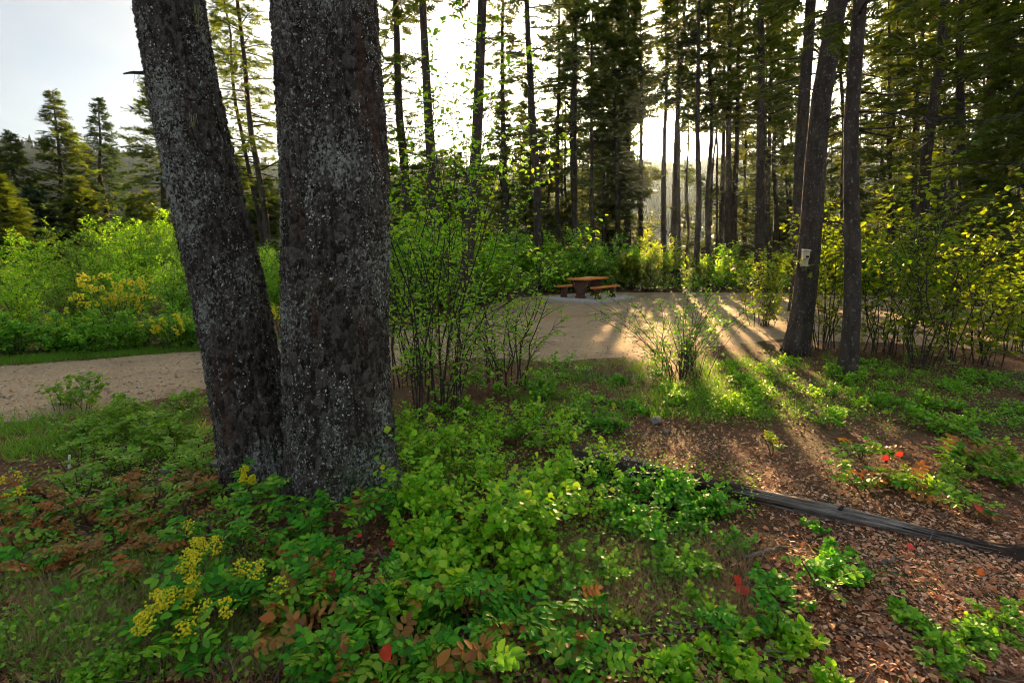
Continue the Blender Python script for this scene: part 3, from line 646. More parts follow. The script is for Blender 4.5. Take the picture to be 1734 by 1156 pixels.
tree_px('straight dark trunk close behind the tree with the pale box', 1369, 1352, 15, 21, 21, 5.0, 2.3, 66, dead=16, sides=14)
tree_px('slender conifer seen in the gap between the two right foreground trunks', 1432, 1428, 24, 8, 18, 4, 2.0, 90, dead=8)
tree_px('slender twin of a conifer pair right of the slim foreground trunk', 1522, 1507, 26, 6.5, 17, 3.4, 2.0, 90, dead=14)
tree_px('thin trunk with level limbs right of the slim foreground trunk', 1561, 1543, 24, 8, 19, 4.2, 2.3, 84, dead=20)
tree_px('dark leaning trunk behind the yellow leaved shrubs', 1599, 1563, 15.5, 17, 20, 5., 2.3, 64, dead=24, sides=12)
tree_px('straight dark trunk, second from the right edge of the picture', 1638, 1627, 16, 14, 20, 5.5, 2.4, 64, dead=24)
tree_px('dark trunk nearest the right edge of the picture', 1686, 1662, 17, 17, 20, 5.0, 2.6, 76, dead=24)
tree_px('dense dark fir filling the right edge of the picture', 1775, 1762, 10.5, 26, 15, 1.5, 2.3, 130, per=18, size=.42, dead=6, droop=.4, sides=12)
tree_px('low fir with sweeping boughs under the trunks near the right edge', 1712, 1705, 13, 10, 6.6, .8, 1.9, 90, per=16, size=.4, dead=0)
# nearer right trees
def near_tree(label, pts, Y, w0, w1, Ht, seed, box=False):
    b = np.array([(pts[0][0]-W/2)/FPX*Y, Y, 0.]); b[2] = h1(b[0], b[1]); a = AT(*pts[1], Y); s = (a-b)/(a[2]-b[2]); top = b+s*Ht
    return conifer('fir_tree', label, 'fir trees on the right', b, top, w0/FPX*Y/2, 5.0, 1.8, 44, 13, .4, 'needle', 10, seed=seed, sides=28, barkm='bark_far', kinkt=pts[2])
near_tree('stout fir trunk carrying a small pale box, right of the gravel', [(1362, 600), (1400, 138), (-.10, 0)], 8.9, 35, 42, 19, 1)
near_tree('slim lichen flecked fir trunk curving out at its foot, right foreground', [(1458, 655), (1466, 0), (-.13, 0)], 6.9, 25, 25, 15, 2)
# understorey conifers farther back
zone = [('slim conifer deep in the wood left of the picnic table', 650, 950, 14, .5), ('slim conifer deep in the wood below the sun', 945, 1135, 11, 1.), ('slim conifer deep in the wood right of the sun', 1195, 1420, 12, .6), ('slim conifer deep in the wood behind the yellow leaved shrubs', 1420, 1760, 12, .6)]
for lab, x0, x1, n, c0 in zone:
    pts = [(x0+(x1-x0)*(i+rng.uniform(.1, .9))/n, rng.uniform(34, 60)) for i in range(n)]; labs = rowlabels(lab, [(p[0], 0) for p in pts])
    order = sorted(range(n), key=lambda i: pts[i][0])
    for k, i in enumerate(order):
        x, Y = pts[i]; Ht = rng.uniform(11, 20)
        if abs(x-1109) < 17: x += 34 if x > 1109 else -34
        if x < 830: Ht = rng.uniform(8, 11.5); Y = rng.uniform(36, 48)
        l = lab+', '+ordl(k, n)
        tree_px(l, x+rng.normal(0, 4), x, Y, rng.uniform(5, 8)*34/Y+1, Ht, rng.uniform(.5, 3.)*c0, rng.uniform(1.6, 2.4), 92, per=10, size=.76, dead=4, group=lab.replace('slim conifer', 'conifers'), sides=5, far=True)
for lab, x0, x1, n in [('bare pole of a pine in the wood left of the sun', 930, 1075, 7), ('bare pole of a pine in the wood right of the sun', 1140, 1345, 9), ('bare pole of a pine behind the yellow leaved shrubs', 1480, 1740, 12)]:
    for k in range(n):
        x = x0+(x1-x0)*(k+rng.uniform(.15, .85))/n; Y = rng.uniform(26, 40)
        tree_px(lab+', '+ordl(k, n), x+rng.normal(0, 6), x, Y, rng.uniform(4.5, 8)*30/Y, rng.uniform(17, 23), rng.uniform(7, 10), rng.uniform(1.5, 2.0), 50, per=10, size=.66, dead=16, group=lab.replace('bare pole of a pine', 'bare pine poles'), sides=6, far=True)
lab = 'young fir with boughs to the ground under the far trunks'; n = 20
pts = sorted((860+(1750-860)*(i+rng.uniform(.1, .9))/n, rng.uniform(27.5, 36)) for i in range(n))
for k, (x, Y) in enumerate(pts):
    l = lab+', '+ordl(k, n)
    tree_px(l, x, x, Y, 4, rng.uniform(3.5, 7.5), .3, rng.uniform(1.3, 1.9), 66, per=11, size=.55, dead=0, group='young firs under the far trunks', sides=5, far=True)
# left side
def cone_px(label, px, py, Y, R, nb, mat, size=.5, per=13, crown0=.6, shape=.95, droop=.32, **k):
    a = AT(px, py, Y); b = np.array([a[0], Y, -.05]); conifer('conifer', label, 'conifers beyond the road', b, a, .012*a[2]+.05, crown0, R, int(nb*1.5), per+2, size*1.1, mat, 0, shape=shape, droop=droop, seed=int(px*5+py), low=1.0, far=Y > 22, **k)
cone_px('tall conical conifer, warm lit, taller of the pair beyond the road', 88, 152, 31, 3.1, 170, 'needle_gold', .46)
cone_px('blue green spire conifer right of the taller warm lit one', 166, 166, 34, 2.8, 170, 'needle_blue', .44)
cone_px('conical conifer at the left edge of the picture, left of the pair', 17, 222, 29, 2.1, 120, 'needle', .46)
cone_px('conifer half hidden behind the leaning trunk', 262, 128, 28, 3.0, 130, 'needle_gold', .48, shape=.7)
cone_px('young pale green conifer low at the left edge of the picture', -4, 300, 19, 1.3, 120, 'needle_gold', .36, droop=.2)
cone_px('low dark conifer in front of the warm lit pair', 128, 300, 27, 2.1, 110, 'needle', .5)
cone_px('low dark conifer between the left edge and the pair', 52, 318, 25, 1.8, 110, 'needle_blue', .5)
cone_px('low conifer beside the leaning trunk beyond the bushes', 232, 330, 30, 2.2, 100, 'needle', .5)
cone_px('young golden conifer seen between the two big trunks', 446, 300, 24, 1.8, 110, 'needle_gold', .45)
cone_px('broad golden conifer low between the two big trunks', 405, 262, 33, 2.4, 110, 'needle_gold', .5)
tree_px('tall airy larch with golden foliage between the two big trunks', 402, 462, 21, 11, 17, 3.6, 2.7, 84, per=13, size=.42, mat='needle_gold', dead=14, group='conifers beyond the road')
tree_px('second larch stem close beside the airy golden larch', 378, 455, 23, 8, 15, 4.5, 2.2, 60, per=12, size=.42, mat='needle_gold', dead=8, group='conifers beyond the road')

# ------------------------------------------------------------------ shrubs
L4, L8, LS = leaf4(), leaf8(), leafspiny()
LROUND = leaf8(.42, .07, .1); LROUND4 = leaf4(.42)
LEAFMESH = {}
def leafmesh(kind, tm, mat):
    key = (kind, mat)
    if key not in LEAFMESH: LEAFMESH[key] = MB().add(tm[0], *tm[1]).mesh('leaf_'+kind, M[mat], True)
    return LEAFMESH[key]
def shrub(name, label, cat, group, x, y, height, spread, nstem, nsub, nleaf, leaf, mat, tm=L4, near=None, seed=0, nsingle=0, r=.010, stemmat='twig', t0=.3, sublen=.35, lean=(0, 0), jitter=1., split=True, flowers=0, hang=.25, bare=0., anyleaf=False):
    rg = np.random.default_rng(seed+5000); z0 = h1(x, y)-.02
    t = thing(name, label, cat, (x, y, z0), group)
    P = []; D = []; sm = MB()
    for s in range(nstem):
        a = rg.random()*6.283; q = rg.random()**.6; h = height*rg.uniform(.6, 1.05)*(1-.25*q*q)
        e = np.array([math.cos(a)*spread*q+lean[0], math.sin(a)*spread*q+lean[1], h]); b = np.array([math.cos(a+rg.normal(0, .5)), math.sin(a+rg.normal(0, .5)), 0])*rg.uniform(.03, .34)*min(1, spread)
        path = curve(b, e, [-.12*e[0], -.12*e[1], .1*h*rg.uniform(0, 1)], 7); path[1:-1] += rg.normal(0, .018*height*jitter, (5, 3))*[1, 1, .3]
        mb = MB() if split else sm
        tubes(mb, path[None], np.linspace(r, r*.25, 7)*rg.uniform(.7, 1.2), 5 if split else 3)
        f = t0+(1-t0)*rg.random(nsub); fi = f*6; i = np.minimum(fi.astype(int), 5); w = (fi-i)[:, None]; p = path[i]*(1-w)+path[i+1]*w; tg = norm(path[i+1]-path[i])
        d = norm(tg*.7+rdir(nsub, rg)*[1, 1, .6]); l = (sublen*height*rg.uniform(.35, 1., nsub)*(1.15-f*.6))[:, None]; e2 = p+d*l+l*[0, 0, .05]
        bd = rg.normal(0, .06, (nsub, 3))*l; tubes(mb, curves(p, e2, bd, 3), np.linspace(r*.4, r*.12, 3), 3)
        kp = rg.random(nsub) >= bare; p, e2, d, bd = p[kp], e2[kp], d[kp], bd[kp]; m = len(p)
        ff = np.clip(np.linspace(.15, 1, nleaf)[None]+rg.uniform(-.08, .08, (m, nleaf)), .05, 1)[..., None]
        lp = p[:, None]*(1-ff)+e2[:, None]*ff+bd[:, None]*(4*ff*(1-ff))
        P.append(lp.reshape(-1, 3)); D.append((d[:, None]*.55+rdir(m*nleaf, rg).reshape(m, nleaf, 3)*[1, 1, .5]+np.array([0, 0, .1-hang])).reshape(-1, 3))
        if split: mb.obj('stem', M[stemmat], t, True)
    if not split:
        q = sm.obj('stems', M[stemmat], t); q['kind'] = 'stuff'
    P = np.concatenate(P); D = np.concatenate(D); n = len(P)
    P = P+D*.006; N = rdir(n, rg)*.55+[0, 0, 1]; S = leaf*rg.uniform(.55, 1.2, n)
    wp = P+[x, y, z0]; below = wp[:, 2] > .02; P, D, N, S, wp = P[below], D[below], N[below], S[below], wp[below]; n = len(P)
    order = rg.permutation(n) if anyleaf else np.argsort(np.linalg.norm(wp-[0, 0, CAMH], axis=1))
    single = order[:nsingle]; rest = order[nsingle:]
    fm = MB(); place(fm, tm, P[rest], D[rest], N[rest], S[rest]); o = fm.obj('foliage', M[mat], t)
    if o: o['kind'] = 'stuff'
    me = leafmesh({id(L4): 'plain', id(L8): 'oval', id(LROUND): 'round', id(LROUND4): 'rounded'}.get(id(tm), 'spiny'), tm, mat) if nsingle else None
    for i in single: link('leaf', me, t, frame4(P[i], D[i], N[i], S[i]))
    if flowers:
        k = rg.choice(np.where(P[:, 2] > height*.45)[0], flowers)
        for i in k: flower(t, P[i]+rg.normal(0, .03, 3)+[0, -.05, .03], .06, 9, rg, .042)
    return t
ico_v = None
def ico():
    p = (1+5**.5)/2; v = np.array([(-1, p, 0), (1, p, 0), (-1, -p, 0), (1, -p, 0), (0, -1, p), (0, 1, p), (0, -1, -p), (0, 1, -p), (p, 0, -1), (p, 0, 1), (-p, 0, -1), (-p, 0, 1)]); v /= np.linalg.norm(v[0])
    f = np.array([(0, 11, 5), (0, 5, 1), (0, 1, 7), (0, 7, 10), (0, 10, 11), (1, 5, 9), (5, 11, 4), (11, 10, 2), (10, 7, 6), (7, 1, 8), (3, 9, 4), (3, 4, 2), (3, 2, 6), (3, 6, 8), (3, 8, 9), (4, 9, 5), (2, 4, 11), (6, 2, 10), (8, 6, 7), (9, 8, 1)])
    return v, f
IV, IF = ico()
FLM = {}
def flower(parent, p, size, n, rg, ball):
    """a cluster of round yellow buds"""
    key = (round(size, 3), n, int(rg.integers(0, 4)))
    if key not in FLM:
        mb = MB(); c = rg.normal(0, 1, (n, 3))*[.45, .45, .75]; c = c/np.maximum(1, np.linalg.norm(c, axis=1))[:, None]*size
        for q in c: mb.add(q+IV*ball*.5*rg.uniform(.6, 1.15), IF)
        FLM[key] = mb.mesh('flower_cluster', M['flower'], True)
    o = link('flower_cluster', FLM[key], parent, Matrix.Translation(Vector(p)) @ Matrix.Rotation(rg.random()*6.28, 4, 'Z')); o['kind'] = 'stuff'

# tall leafy shrub right of the massive trunk
x, y = G(745, 700); shrub('tall_shrub', 'tall multi stemmed leafy green shrub right of the massive trunk', 'shrub', None, x, y, 4.2, 1.6, 22, 25, 7, .066, 'leaf_bright', L8, seed=1, nsingle=280, r=.009, t0=.07, sublen=.2, lean=(.15, 0))
x, y = G(695, 655); shrub('tall_shrub', 'leafy shrub pressed behind the massive trunk, left of the tall multi stemmed one', 'shrub', None, x, y, 3.9, 1.0, 13, 21, 7, .064, 'leaf_bright', L8, seed=2, nsingle=120, r=.009, t0=.07, sublen=.20)
x, y = G(855, 655); shrub('spreading_shrub', 'low spreading twiggy shrub reaching over the gravel right of the tall shrub', 'shrub', None, x, y, 1.85, 1.15, 17, 15, 7, .06, 'leaf_bright', L8, seed=3, nsingle=120, r=.010, t0=.2, sublen=.28, bare=.25)
x, y = G(1150, 640); shrub('twiggy_shrub', 'sparse twiggy shrub with small leaves in front of the picnic table', 'shrub', None, x, y, 1.42, 1.45, 42, 12, 6, .046, 'leaf_mid', L8, seed=4, nsingle=100, r=.0065, t0=.2, sublen=.28, bare=.08)
# backlit yellow leaved shrubs on the right
YS = [(1395, 592, 2.7, .95, 'yellow leaved shrub between the tree with the pale box and the slim trunk'), (1550, 625, 3.5, 1.4, 'largest backlit yellow leaved shrub right of the slim trunk'), (1500, 600, 3.0, 1.0, 'backlit yellow leaved shrub hidden close behind the slim trunk'), (1640, 615, 2.4, 1.2, 'yellow green shrub with arching stems near the right edge'), (1290, 552, 2.3, 1.1, 'yellow leaved shrub left of the tree with the pale box'), (1725, 595, 2.2, 1.1, 'yellow green shrub cut by the right edge of the picture')]
for i, (px, py, hh, sp, lab) in enumerate(YS):
    x, y = G(px, py); shrub('backlit_shrub', lab, 'shrub', 'yellow leaved shrubs on the right', x, y, hh, sp, 15, 18, 7, .080, 'leaf_yellow', LROUND, seed=20+i, nsingle=80, r=.010, t0=.08, sublen=.24, hang=.35)
# bushes beyond the gravel pad: six kinds, then copies
BP = {}
def bushproto(kind, k):
    return dict(bright=('leaf_bright', 1.0, .95), yellow=('leaf_yellow', 1.0, .95), mid=('leaf_mid', 1.0, .95))[kind]
def from_proto(key, build, x, y, rz, sc, label, group):
    if key not in BP:
        BP[key] = o = build(label, group, x, y); o.rotation_euler = (0, 0, rz); o.scale = (sc,)*3; return o
    return copytree(BP[key], (x, y, h1(x, y)-.02), rz, sc, label, group)
spots = []
for i in range(62):
    px = rng.uniform(640, 1740); Y = rng.uniform(22.5, 29) if px > 860 else rng.uniform(15, 20)
    x = (px-W/2)/FPX*Y
    while polysdf(np.array([x]), np.array([Y]))[0] > -.9: Y += .8; x = (px-W/2)/FPX*Y
    spots.append((px, x, Y))
for lab, lo, hi, kinds in [('bush at the back of the gravel, left of the table', 0, 930, ['bright', 'mid']), ('bush at the back of the gravel behind the table', 930, 1060, ['bright', 'mid']), ('sunlit bush at the back of the gravel below the sun', 1060, 1240, ['yellow', 'bright']), ('sunlit bush at the back of the gravel towards the right edge', 1240, 2000, ['yellow', 'mid', 'bright'])]:
    q = sorted(p for p in spots if lo <= p[0] < hi)
    for k, (px, x, Y) in enumerate(q):
        kd = kinds[k % len(kinds)]; l = lab+', '+ordl(k, len(q))
        from_proto(('bush', kd, k % 4 // 2), lambda la, gr, xx, yy: shrub('bush', la, 'bush', gr, xx, yy, 1.9, 1.25, 13, 20, 11, .12, bushproto(kd, 0)[0], L4, seed=60+k, split=False, t0=.06, sublen=.34, r=.012), x, Y, rng.random()*6.28, rng.uniform(.75, 1.6), l, lab.replace('bush', 'bushes', 1))
# bushes beyond the road, left
LB = [(40, 580, 1.7), (130, 560, 2.0), (215, 552, 2.3), (290, 560, 2.2), (60, 520, 2.8), (150, 515, 3.0), (240, 510, 3.4), (310, 520, 3.2), (-40, 550, 2.6), (440, 540, 2.2), (475, 530, 2.4), (400, 510, 3.0), (200, 495, 3.9), (90, 492, 3.4), (290, 492, 4.2), (-10, 495, 3.2), (520, 520, 2.4), (600, 520, 2.6)]
LBN = ['at the left edge close to the road', 'left of the yellow flowering one', 'behind the yellow flowering one', 'tucked against the leaning trunk', 'in the second row near the left edge', 'in the second row above the yellow flowers', 'tall and pale, left of the leaning trunk', 'right beside the leaning trunk, second row', 'cut by the left edge', 'low between the two big trunks', 'against the massive trunk, beyond the road', 'behind the gap between the two big trunks', 'highest in the back row, left of the leaning trunk', 'in the back row below the conical conifers', 'in the back row reaching up beside the leaning trunk', 'in the back row at the left edge', 'hidden behind the massive trunk', 'behind the tall shrub, beyond the road']
for i, (px, py, hh) in enumerate(LB):
    x, y = G(px, py); mt = ['leaf_bright', 'leaf_lime', 'leaf_bright', 'leaf_mid'][i % 4]
    from_proto(('road', i % 6), lambda la, gr, xx, yy: shrub('roadside_bush', la, 'bush', gr, xx, yy, 2.4, 1.25, 16, 26, 13, .075, mt, L4, seed=120+i, split=False, t0=.05, sublen=.27, r=.011), x, y, rng.random()*6.28, hh/2.4*.9, 'leafy green bush '+LBN[i], 'bushes beyond the road')
# low leafy skirt along the far verge and the flowering bushes
for i, px in enumerate(np.linspace(-40, 345, 10)):
    x, y = G(px, 604-px*.045); y += .20+.25*math.sin(px); l = 'low dense bush on the far verge of the road, '+ordl(i, 10)
    from_proto(('low', i % 3), lambda la, gr, xx, yy: shrub('low_bush', la, 'bush', gr, xx, yy, .75, .75, 14, 18, 10, .06, 'leaf_cool' if i % 2 else 'leaf_mid', L4, seed=160+i, split=False, t0=.02, sublen=.36, r=.008), x, y, rng.random()*6.28, rng.uniform(.8, 1.15), l, 'low bushes along the far verge')
x, y = G(205, 578); shrub('flowering_bush', 'yellow flowering bush on the far side of the road', 'bush', None, x, y, 1.5, .85, 16, 12, 8, .06, 'leaf_mid', L4, seed=180, split=False, t0=.10, sublen=.3, flowers=95)
x, y = G(300, 590); shrub('flowering_bush', 'small yellow flowering bush beside the leaning trunk, across the road', 'bush', None, x, y, .75, .6, 10, 10, 8, .06, 'leaf_lime', L4, seed=181, split=False, t0=.1, sublen=.3, flowers=22)
x, y = G(110, 592); shrub('flowering_bush', 'small yellow flowering bush low on the far verge at left', 'bush', None, x, y, .7, .5, 10, 10, 8, .06, 'leaf_mid', L4, seed=182, split=False, t0=.1, sublen=.3, flowers=20)
x, y = G(462, 580); shrub('flowering_bush', 'yellow flowering bush seen between the two big trunks', 'bush', None, x, y+.6, .9, .6, 10, 10, 8, .06, 'leaf_lime', L4, seed=183, split=False, t0=.1, sublen=.3, flowers=30)

# ------------------------------------------------------------------ picnic table on its slab, pale box, stake
sx_, lx_ = np.array([.79, -.61]), np.array([.61, .79]); TC = np.array([2.95, 19.4])
ang = math.atan2(lx_[1], lx_[0])-math.pi/2      # local +Y runs along the table
v, fs = boxmesh(2.5, 3.0, .14, .012); sl = MB().add(v, *fs).obj('concrete_slab', M['concrete']); sl.location = (*TC, .03); sl.rotation_euler = (0, 0, ang); tag(sl, 'pale concrete slab under the picnic table', None, None, 'structure')
tb = thing('picnic_table', 'orange stained wooden picnic table with two benches on a concrete slab', 'picnic table', (TC[0], TC[1], .10)); tb.rotation_euler = (0, 0, ang)
def part(name, sx, sy, sz, loc, mat, parent, rot=(0, 0, 0), bev=.006):
    v, fs = boxmesh(sx, sy, sz, bev); o = MB().add(v, *fs).obj(name, M[mat], parent); o.location = loc; o.rotation_euler = rot; return o
for i in range(4): part('tabletop_plank', .184, 1.9, .06, (-.288+i*.192, .0 if i % 2 else .006, .72), 'stain', tb)
for s in (-1, 1):
    for i in range(2): part('bench_plank', .138, 1.9, .055, (s*.74+(-.073 if i else .073), 0, .425), 'stain', tb)
def pedestal(name, x, y, w0, w1, d, z1):
    mb = MB(); zz = [0, .06, .10, z1*.6, z1]; ww = [w0, w0, w0*.72, w1*.72, w1]
    V = []; 
    for z, w in zip(zz, ww): V += [(-w/2, -d/2, z), (w/2, -d/2, z), (w/2, d/2, z), (-w/2, d/2, z)]
    F = []
    for k in range(4):
        for q in range(4): F.append([k*4+q, k*4+(q+1) % 4, k*4+4+(q+1) % 4, k*4+4+q])
    o = mb.add(V, np.array(F), np.array([[3, 2, 1, 0], [16, 17, 18, 19]])).obj(name, M['ped'], tb); o.location = (x, y, 0); return o
for yy in (-.58, .58):
    pedestal('table_leg', 0, yy, .40, .52, .14, .687)
    for s in (-1, 1): pedestal('bench_leg', s*.74, yy, .24, .24, .12, .395)
    part('cross_beam', .70, .09, .07, (0, yy+.13, .653), 'ped', tb)
    for s in (-1, 1): part('brace', .06, .05, .62, (s*.21, yy-.10, .42), 'ped', tb, (0, s*.55, 0))
# pale box on the stout fir
b = AT(1363, 437, 8.66)
bx_ = thing('nest_box', 'small pale wooden box fixed on the stout fir trunk', 'box', tuple(b-[0, 0, .14])); bx_.rotation_euler = (0, .06, -.35)
part('back_board', .12, .02, .30, (0, .06, .14), 'cream', bx_); part('box_body', .105, .10, .13, (0, 0, .20), 'cream', bx_); part('roof', .13, .14, .018, (0, -.012, .277), 'cream', bx_, (.12, 0, 0))
part('shelf', .105, .10, .02, (0, 0, .012), 'cream', bx_); part('hole_shade_plate', .05, .006, .035, (.02, -.052, .165), 'dark', bx_, bev=.002); part('side_post', .02, .09, .10, (-.042, 0, .077), 'cream', bx_)  # opening is not cut: a thin near-black plate paints its inner shade
v, fs = boxmesh(.018, .012, .13, .003); x, y = G(118, 790); st = MB().add(v, *fs).obj('white_stake', M['white']); st.location = (x, y, h1(x, y)+.055); st.rotation_euler = (.05, .1, .3); tag(st, 'thin white marker stake in the grass near the road at left', 'stake')

# ------------------------------------------------------------------ fallen log
A = np.array([*G(1020, 800), 0]); B = np.array([*G(1800, 965), 0]); Lg = np.linalg.norm(B-A); ux = (B-A)/Lg
lg = thing('fallen_log', 'fallen log, bleached bare in the middle and dark barked at both ends', 'log', (A[0], A[1], h1(A[0], A[1])))
lg.rotation_euler = (0, 0, math.atan2(ux[1], ux[0]))
def logpart(name, x0, x1, rf, mat, seed, nx, nt=40, squash=.85, amp=.012, stretch=3, label=None):
    xs = np.linspace(x0, x1, nx); th = np.arange(nt)*2*math.pi/nt; T, X = np.meshgrid(th, xs); r = rf(X)
    r = r*(1+.10*(fbm(X*2, T*0+3, seed)-.5))+amp*(fbm(np.cos(T)*9+5, np.sin(T)*9+X*stretch, seed+1)-.5)*2+amp*.9*(fbm(np.cos(T)*26+5, np.sin(T)*26+X*stretch*2, seed+2)-.5)*2-.020*np.clip((fbm(np.cos(T)*9+2, np.sin(T)*9+X*.9, seed+5)-.55)*9, 0, 1)
    zc = .052+.015*np.sin(X*1.9)
    P = np.stack([X+.015*(vnoise(T*3, X*0+seed)-.5), r*np.cos(T)+.03*np.sin(X*1.3), zc+r*squash*np.sin(T)], -1).reshape(-1, 3)
    i = np.arange(nx-1)[:, None]*nt; j = np.arange(nt)[None]; k = (j+1) % nt; f = np.stack([i+j, i+nt+j, i+nt+k, i+k], -1).reshape(-1, 4)
    o = MB().add(P, f, np.array([list(range(nt))]), np.array([[(nx-1)*nt+q for q in range(nt)][::-1]])).obj(name, M[mat], lg, True)
    if label: o['label'] = label
    return o
def coreR(X): return .150*np.exp(-((X+.25)/.35)**2)*.60+.064-.002*X+.006*np.sin(X*5)
def barkmask(X, T, sd, lo, hi): return np.clip((np.minimum(X-lo, hi-X))*3.2+.9*(fbm(np.cos(T)*2.2+4, np.sin(T)*2.2+X*2.5, sd, 4)-.5)*2, -.6, 1)
logpart('bare_wood', -.20, 4.2, coreR, 'bare_wood', 53, 330, 56, amp=.017, stretch=.45, label='bleached grey bare wood')
def barkpart(name, lo, hi, x0, x1, nx, seed, label=None, th=.016):
    nt = 56; xs = np.linspace(x0, x1, nx); tt = np.arange(nt)*2*math.pi/nt; T, X = np.meshgrid(tt, xs)
    r = coreR(X)*(1+.10*(fbm(X*2, T*0+3, 53)-.5))+barkmask(X, T, seed, lo, hi)*th+.012*(fbm(np.cos(T)*9+5, np.sin(T)*9+X*5, seed+1)-.5)*2+.008*(fbm(np.cos(T)*24, np.sin(T)*24+X*16, seed+2)-.5)*2
    zc = .052+.015*np.sin(X*1.9); P = np.stack([X, r*np.cos(T)+.03*np.sin(X*1.3), zc+r*.85*np.sin(T)], -1).reshape(-1, 3)
    i = np.arange(nx-1)[:, None]*nt; j = np.arange(nt)[None]; k = (j+1) % nt
    o = MB().add(P, np.stack([i+j, i+nt+j, i+nt+k, i+k], -1).reshape(-1, 4), np.array([list(range(nt))]), np.array([[(nx-1)*nt+q for q in range(nt)][::-1]])).obj(name, M['log_bark'], lg, True)
    if label: o['label'] = label
barkpart('root_end', -2, 1.05, -.23, 1.35, 110, 61, 'dark mossy root end with its bark', .022); barkpart('bark', 2.25, 9, 1.95, 4.22, 150, 71)

for X0, a0, l0 in [(1.62, 1.9, .03), (.75, 1.4, .05)]:
    d0 = np.array([.5, math.cos(a0), math.sin(a0)]); p_ = np.array([X0, .06*math.cos(a0)+.03*math.sin(X0*1.3), .055+.05*math.sin(a0)]); mb = MB(); addtube(mb, np.stack([p_-d0*.02, p_+d0*l0*.5, p_+d0*l0]), [.016, .012, .008], 7, True); mb.obj('branch_stub', M['log_bark'], lg, True)
# flecks of lichen on the root end
mo = MB(); N = 500; a = rng.uniform(0, 3.14, N); X = rng.uniform(-.15, .4, N); rr = .135; P = np.stack([X, rr*np.cos(a), .055+rr*.88*np.sin(a)], -1); place(mo, leaf4(.4), P, rdir(N, rng), np.stack([0*a, np.cos(a), np.sin(a)], -1), rng.uniform(.006, .02, N)); o = mo.obj('lichen', M['lichen'], lg); o['kind'] = 'stuff'

# ------------------------------------------------------------------ rocks, sticks
def rock(px, py, w, hgt_, label, seed, sy=.8):
    x, y = G(px, py); rg = np.random.default_rng(seed); n, m = 16, 10; V = []
    th = np.arange(n)*2*math.pi/n
    for k in range(m):
        ph = -math.pi/2+math.pi*(k+.5)/m; V.append(np.stack([np.cos(th)*math.cos(ph), np.sin(th)*math.cos(ph), np.full(n, math.sin(ph))], -1))
    V = np.concatenate(V); d = rdir(9, rg); off = rg.uniform(.55, .95, 9)
    for q in range(9):
        s = V@d[q]; ex = np.maximum(s-off[q], 0); V = V-ex[:, None]*d[q]
    V += .06*rg.normal(size=V.shape)*.4; V = V*[w/2, w/2*sy, hgt_/2]
    i = np.arange(m-1)[:, None]*n; j = np.arange(n)[None]; k = (j+1) % n
    o = MB().add(V, np.stack([i+j, i+k, i+n+k, i+n+j], -1).reshape(-1, 4), np.array([list(range(n))[::-1]]), np.array([[(m-1)*n+q for q in range(n)]])).obj('rock', M['rock'])
    o.location = (x, y, h1(x, y)+hgt_*.22); o.rotation_euler = (0, 0, rg.random()*6); tag(o, label, 'rock', 'rocks on the forest floor')
for a in [(282, 762, .13, .11, 'pale rounded rock left of the leaning trunk', 1), (340, 765, .11, .08, 'flat grey rock close to the leaning trunk', 2), (365, 790, .15, .10, 'grey rock touching the leaning trunk', 3), (282, 800, .12, .09, 'brownish rock below the pale rounded one', 4),
          (130, 808, .07, .06, 'small grey rock among lime green leaves at left', 5), (48, 962, .09, .10, 'pale rock at the lower left edge of the picture', 6), (1112, 716, .17, .10, 'grey domed rock on the chip path', 7), (1128, 732, .07, .05, 'small white stone in front of the grey domed rock', 8),
          (468, 583, .34, .2, 'grey boulder across the road between the two big trunks', 9), (478, 589, .22, .12, 'pale boulder in front of the grey one across the road', 10), (218, 1118, .05, .03, 'small pinkish stone at the bottom left', 11), (205, 762, .09, .06, 'small rock in the grass near the road at left', 12)]: rock(*a)
def stick(p, q, r, label, bend=.03, seed=0, lift=.02):
    a = np.array([*G(*p), 0]); b = np.array([*G(*q), 0]); a[2] = h1(a[0], a[1])+lift; b[2] = h1(b[0], b[1])+lift*1.6; rg = np.random.default_rng(seed+77)
    pth = curve(a, b, [rg.normal(0, bend), rg.normal(0, bend), .01], 9); pth[1:-1] += rg.normal(0, r*.7, (7, 3)); mb = MB(); addtube(mb, pth-a, np.linspace(r, r*.5, 9)*rg.uniform(.85, 1.15, 9), 7, True)
    for k in range(2):
        i = rg.integers(3, 8); d = norm(rg.normal(size=3)*[1, 1, .3]); addtube(mb, np.stack([pth[i]-a, pth[i]-a+d*.06, pth[i]-a+d*.12+[0, 0, .02]]), [r*.45, r*.3, r*.15], 5)
    o = mb.obj('stick', M['stick'], None, True); o.location = a; tag(o, label, 'stick', 'fallen sticks')
for i, a in enumerate([((1112, 1058), (1305, 1082), .008, 'pale grey stick lying across the bottom, right of centre'), ((1040, 1092), (1170, 1090), .006, 'short grey stick just below the pale one'), ((345, 895), (425, 960), .010, 'dark twig below the leaning trunk'), ((395, 950), (418, 1000), .005, 'thin twig left of the massive trunk foot'),
        ((1330, 945), (1420, 1040), .005, 'thin twig on the red brown soil below the log'), ((1090, 850), (1160, 905), .004, 'thin pale twig over the round leaves left of the log'), ((1200, 1100), (1330, 1115), .007, 'dark stick near the bottom edge, right of centre'), ((1500, 965), (1530, 955), .012, 'short pale chunk of wood below the log'),
        ((1255, 950), (1315, 930), .012, 'mossy twig just left of the log end'), ((640, 950), (700, 990), .006, 'curved grey twig by the foot of the massive trunk'), ((1060, 1010), (1090, 1050), .006, 'thin upright grey twig in dry grass at the bottom'), ((560, 940), (660, 965), .006, 'forked twig beneath the massive trunk'),
        ((790, 545), (905, 560), .02, 'dark branch lying on the gravel left of the table')]): stick(*a, seed=i)

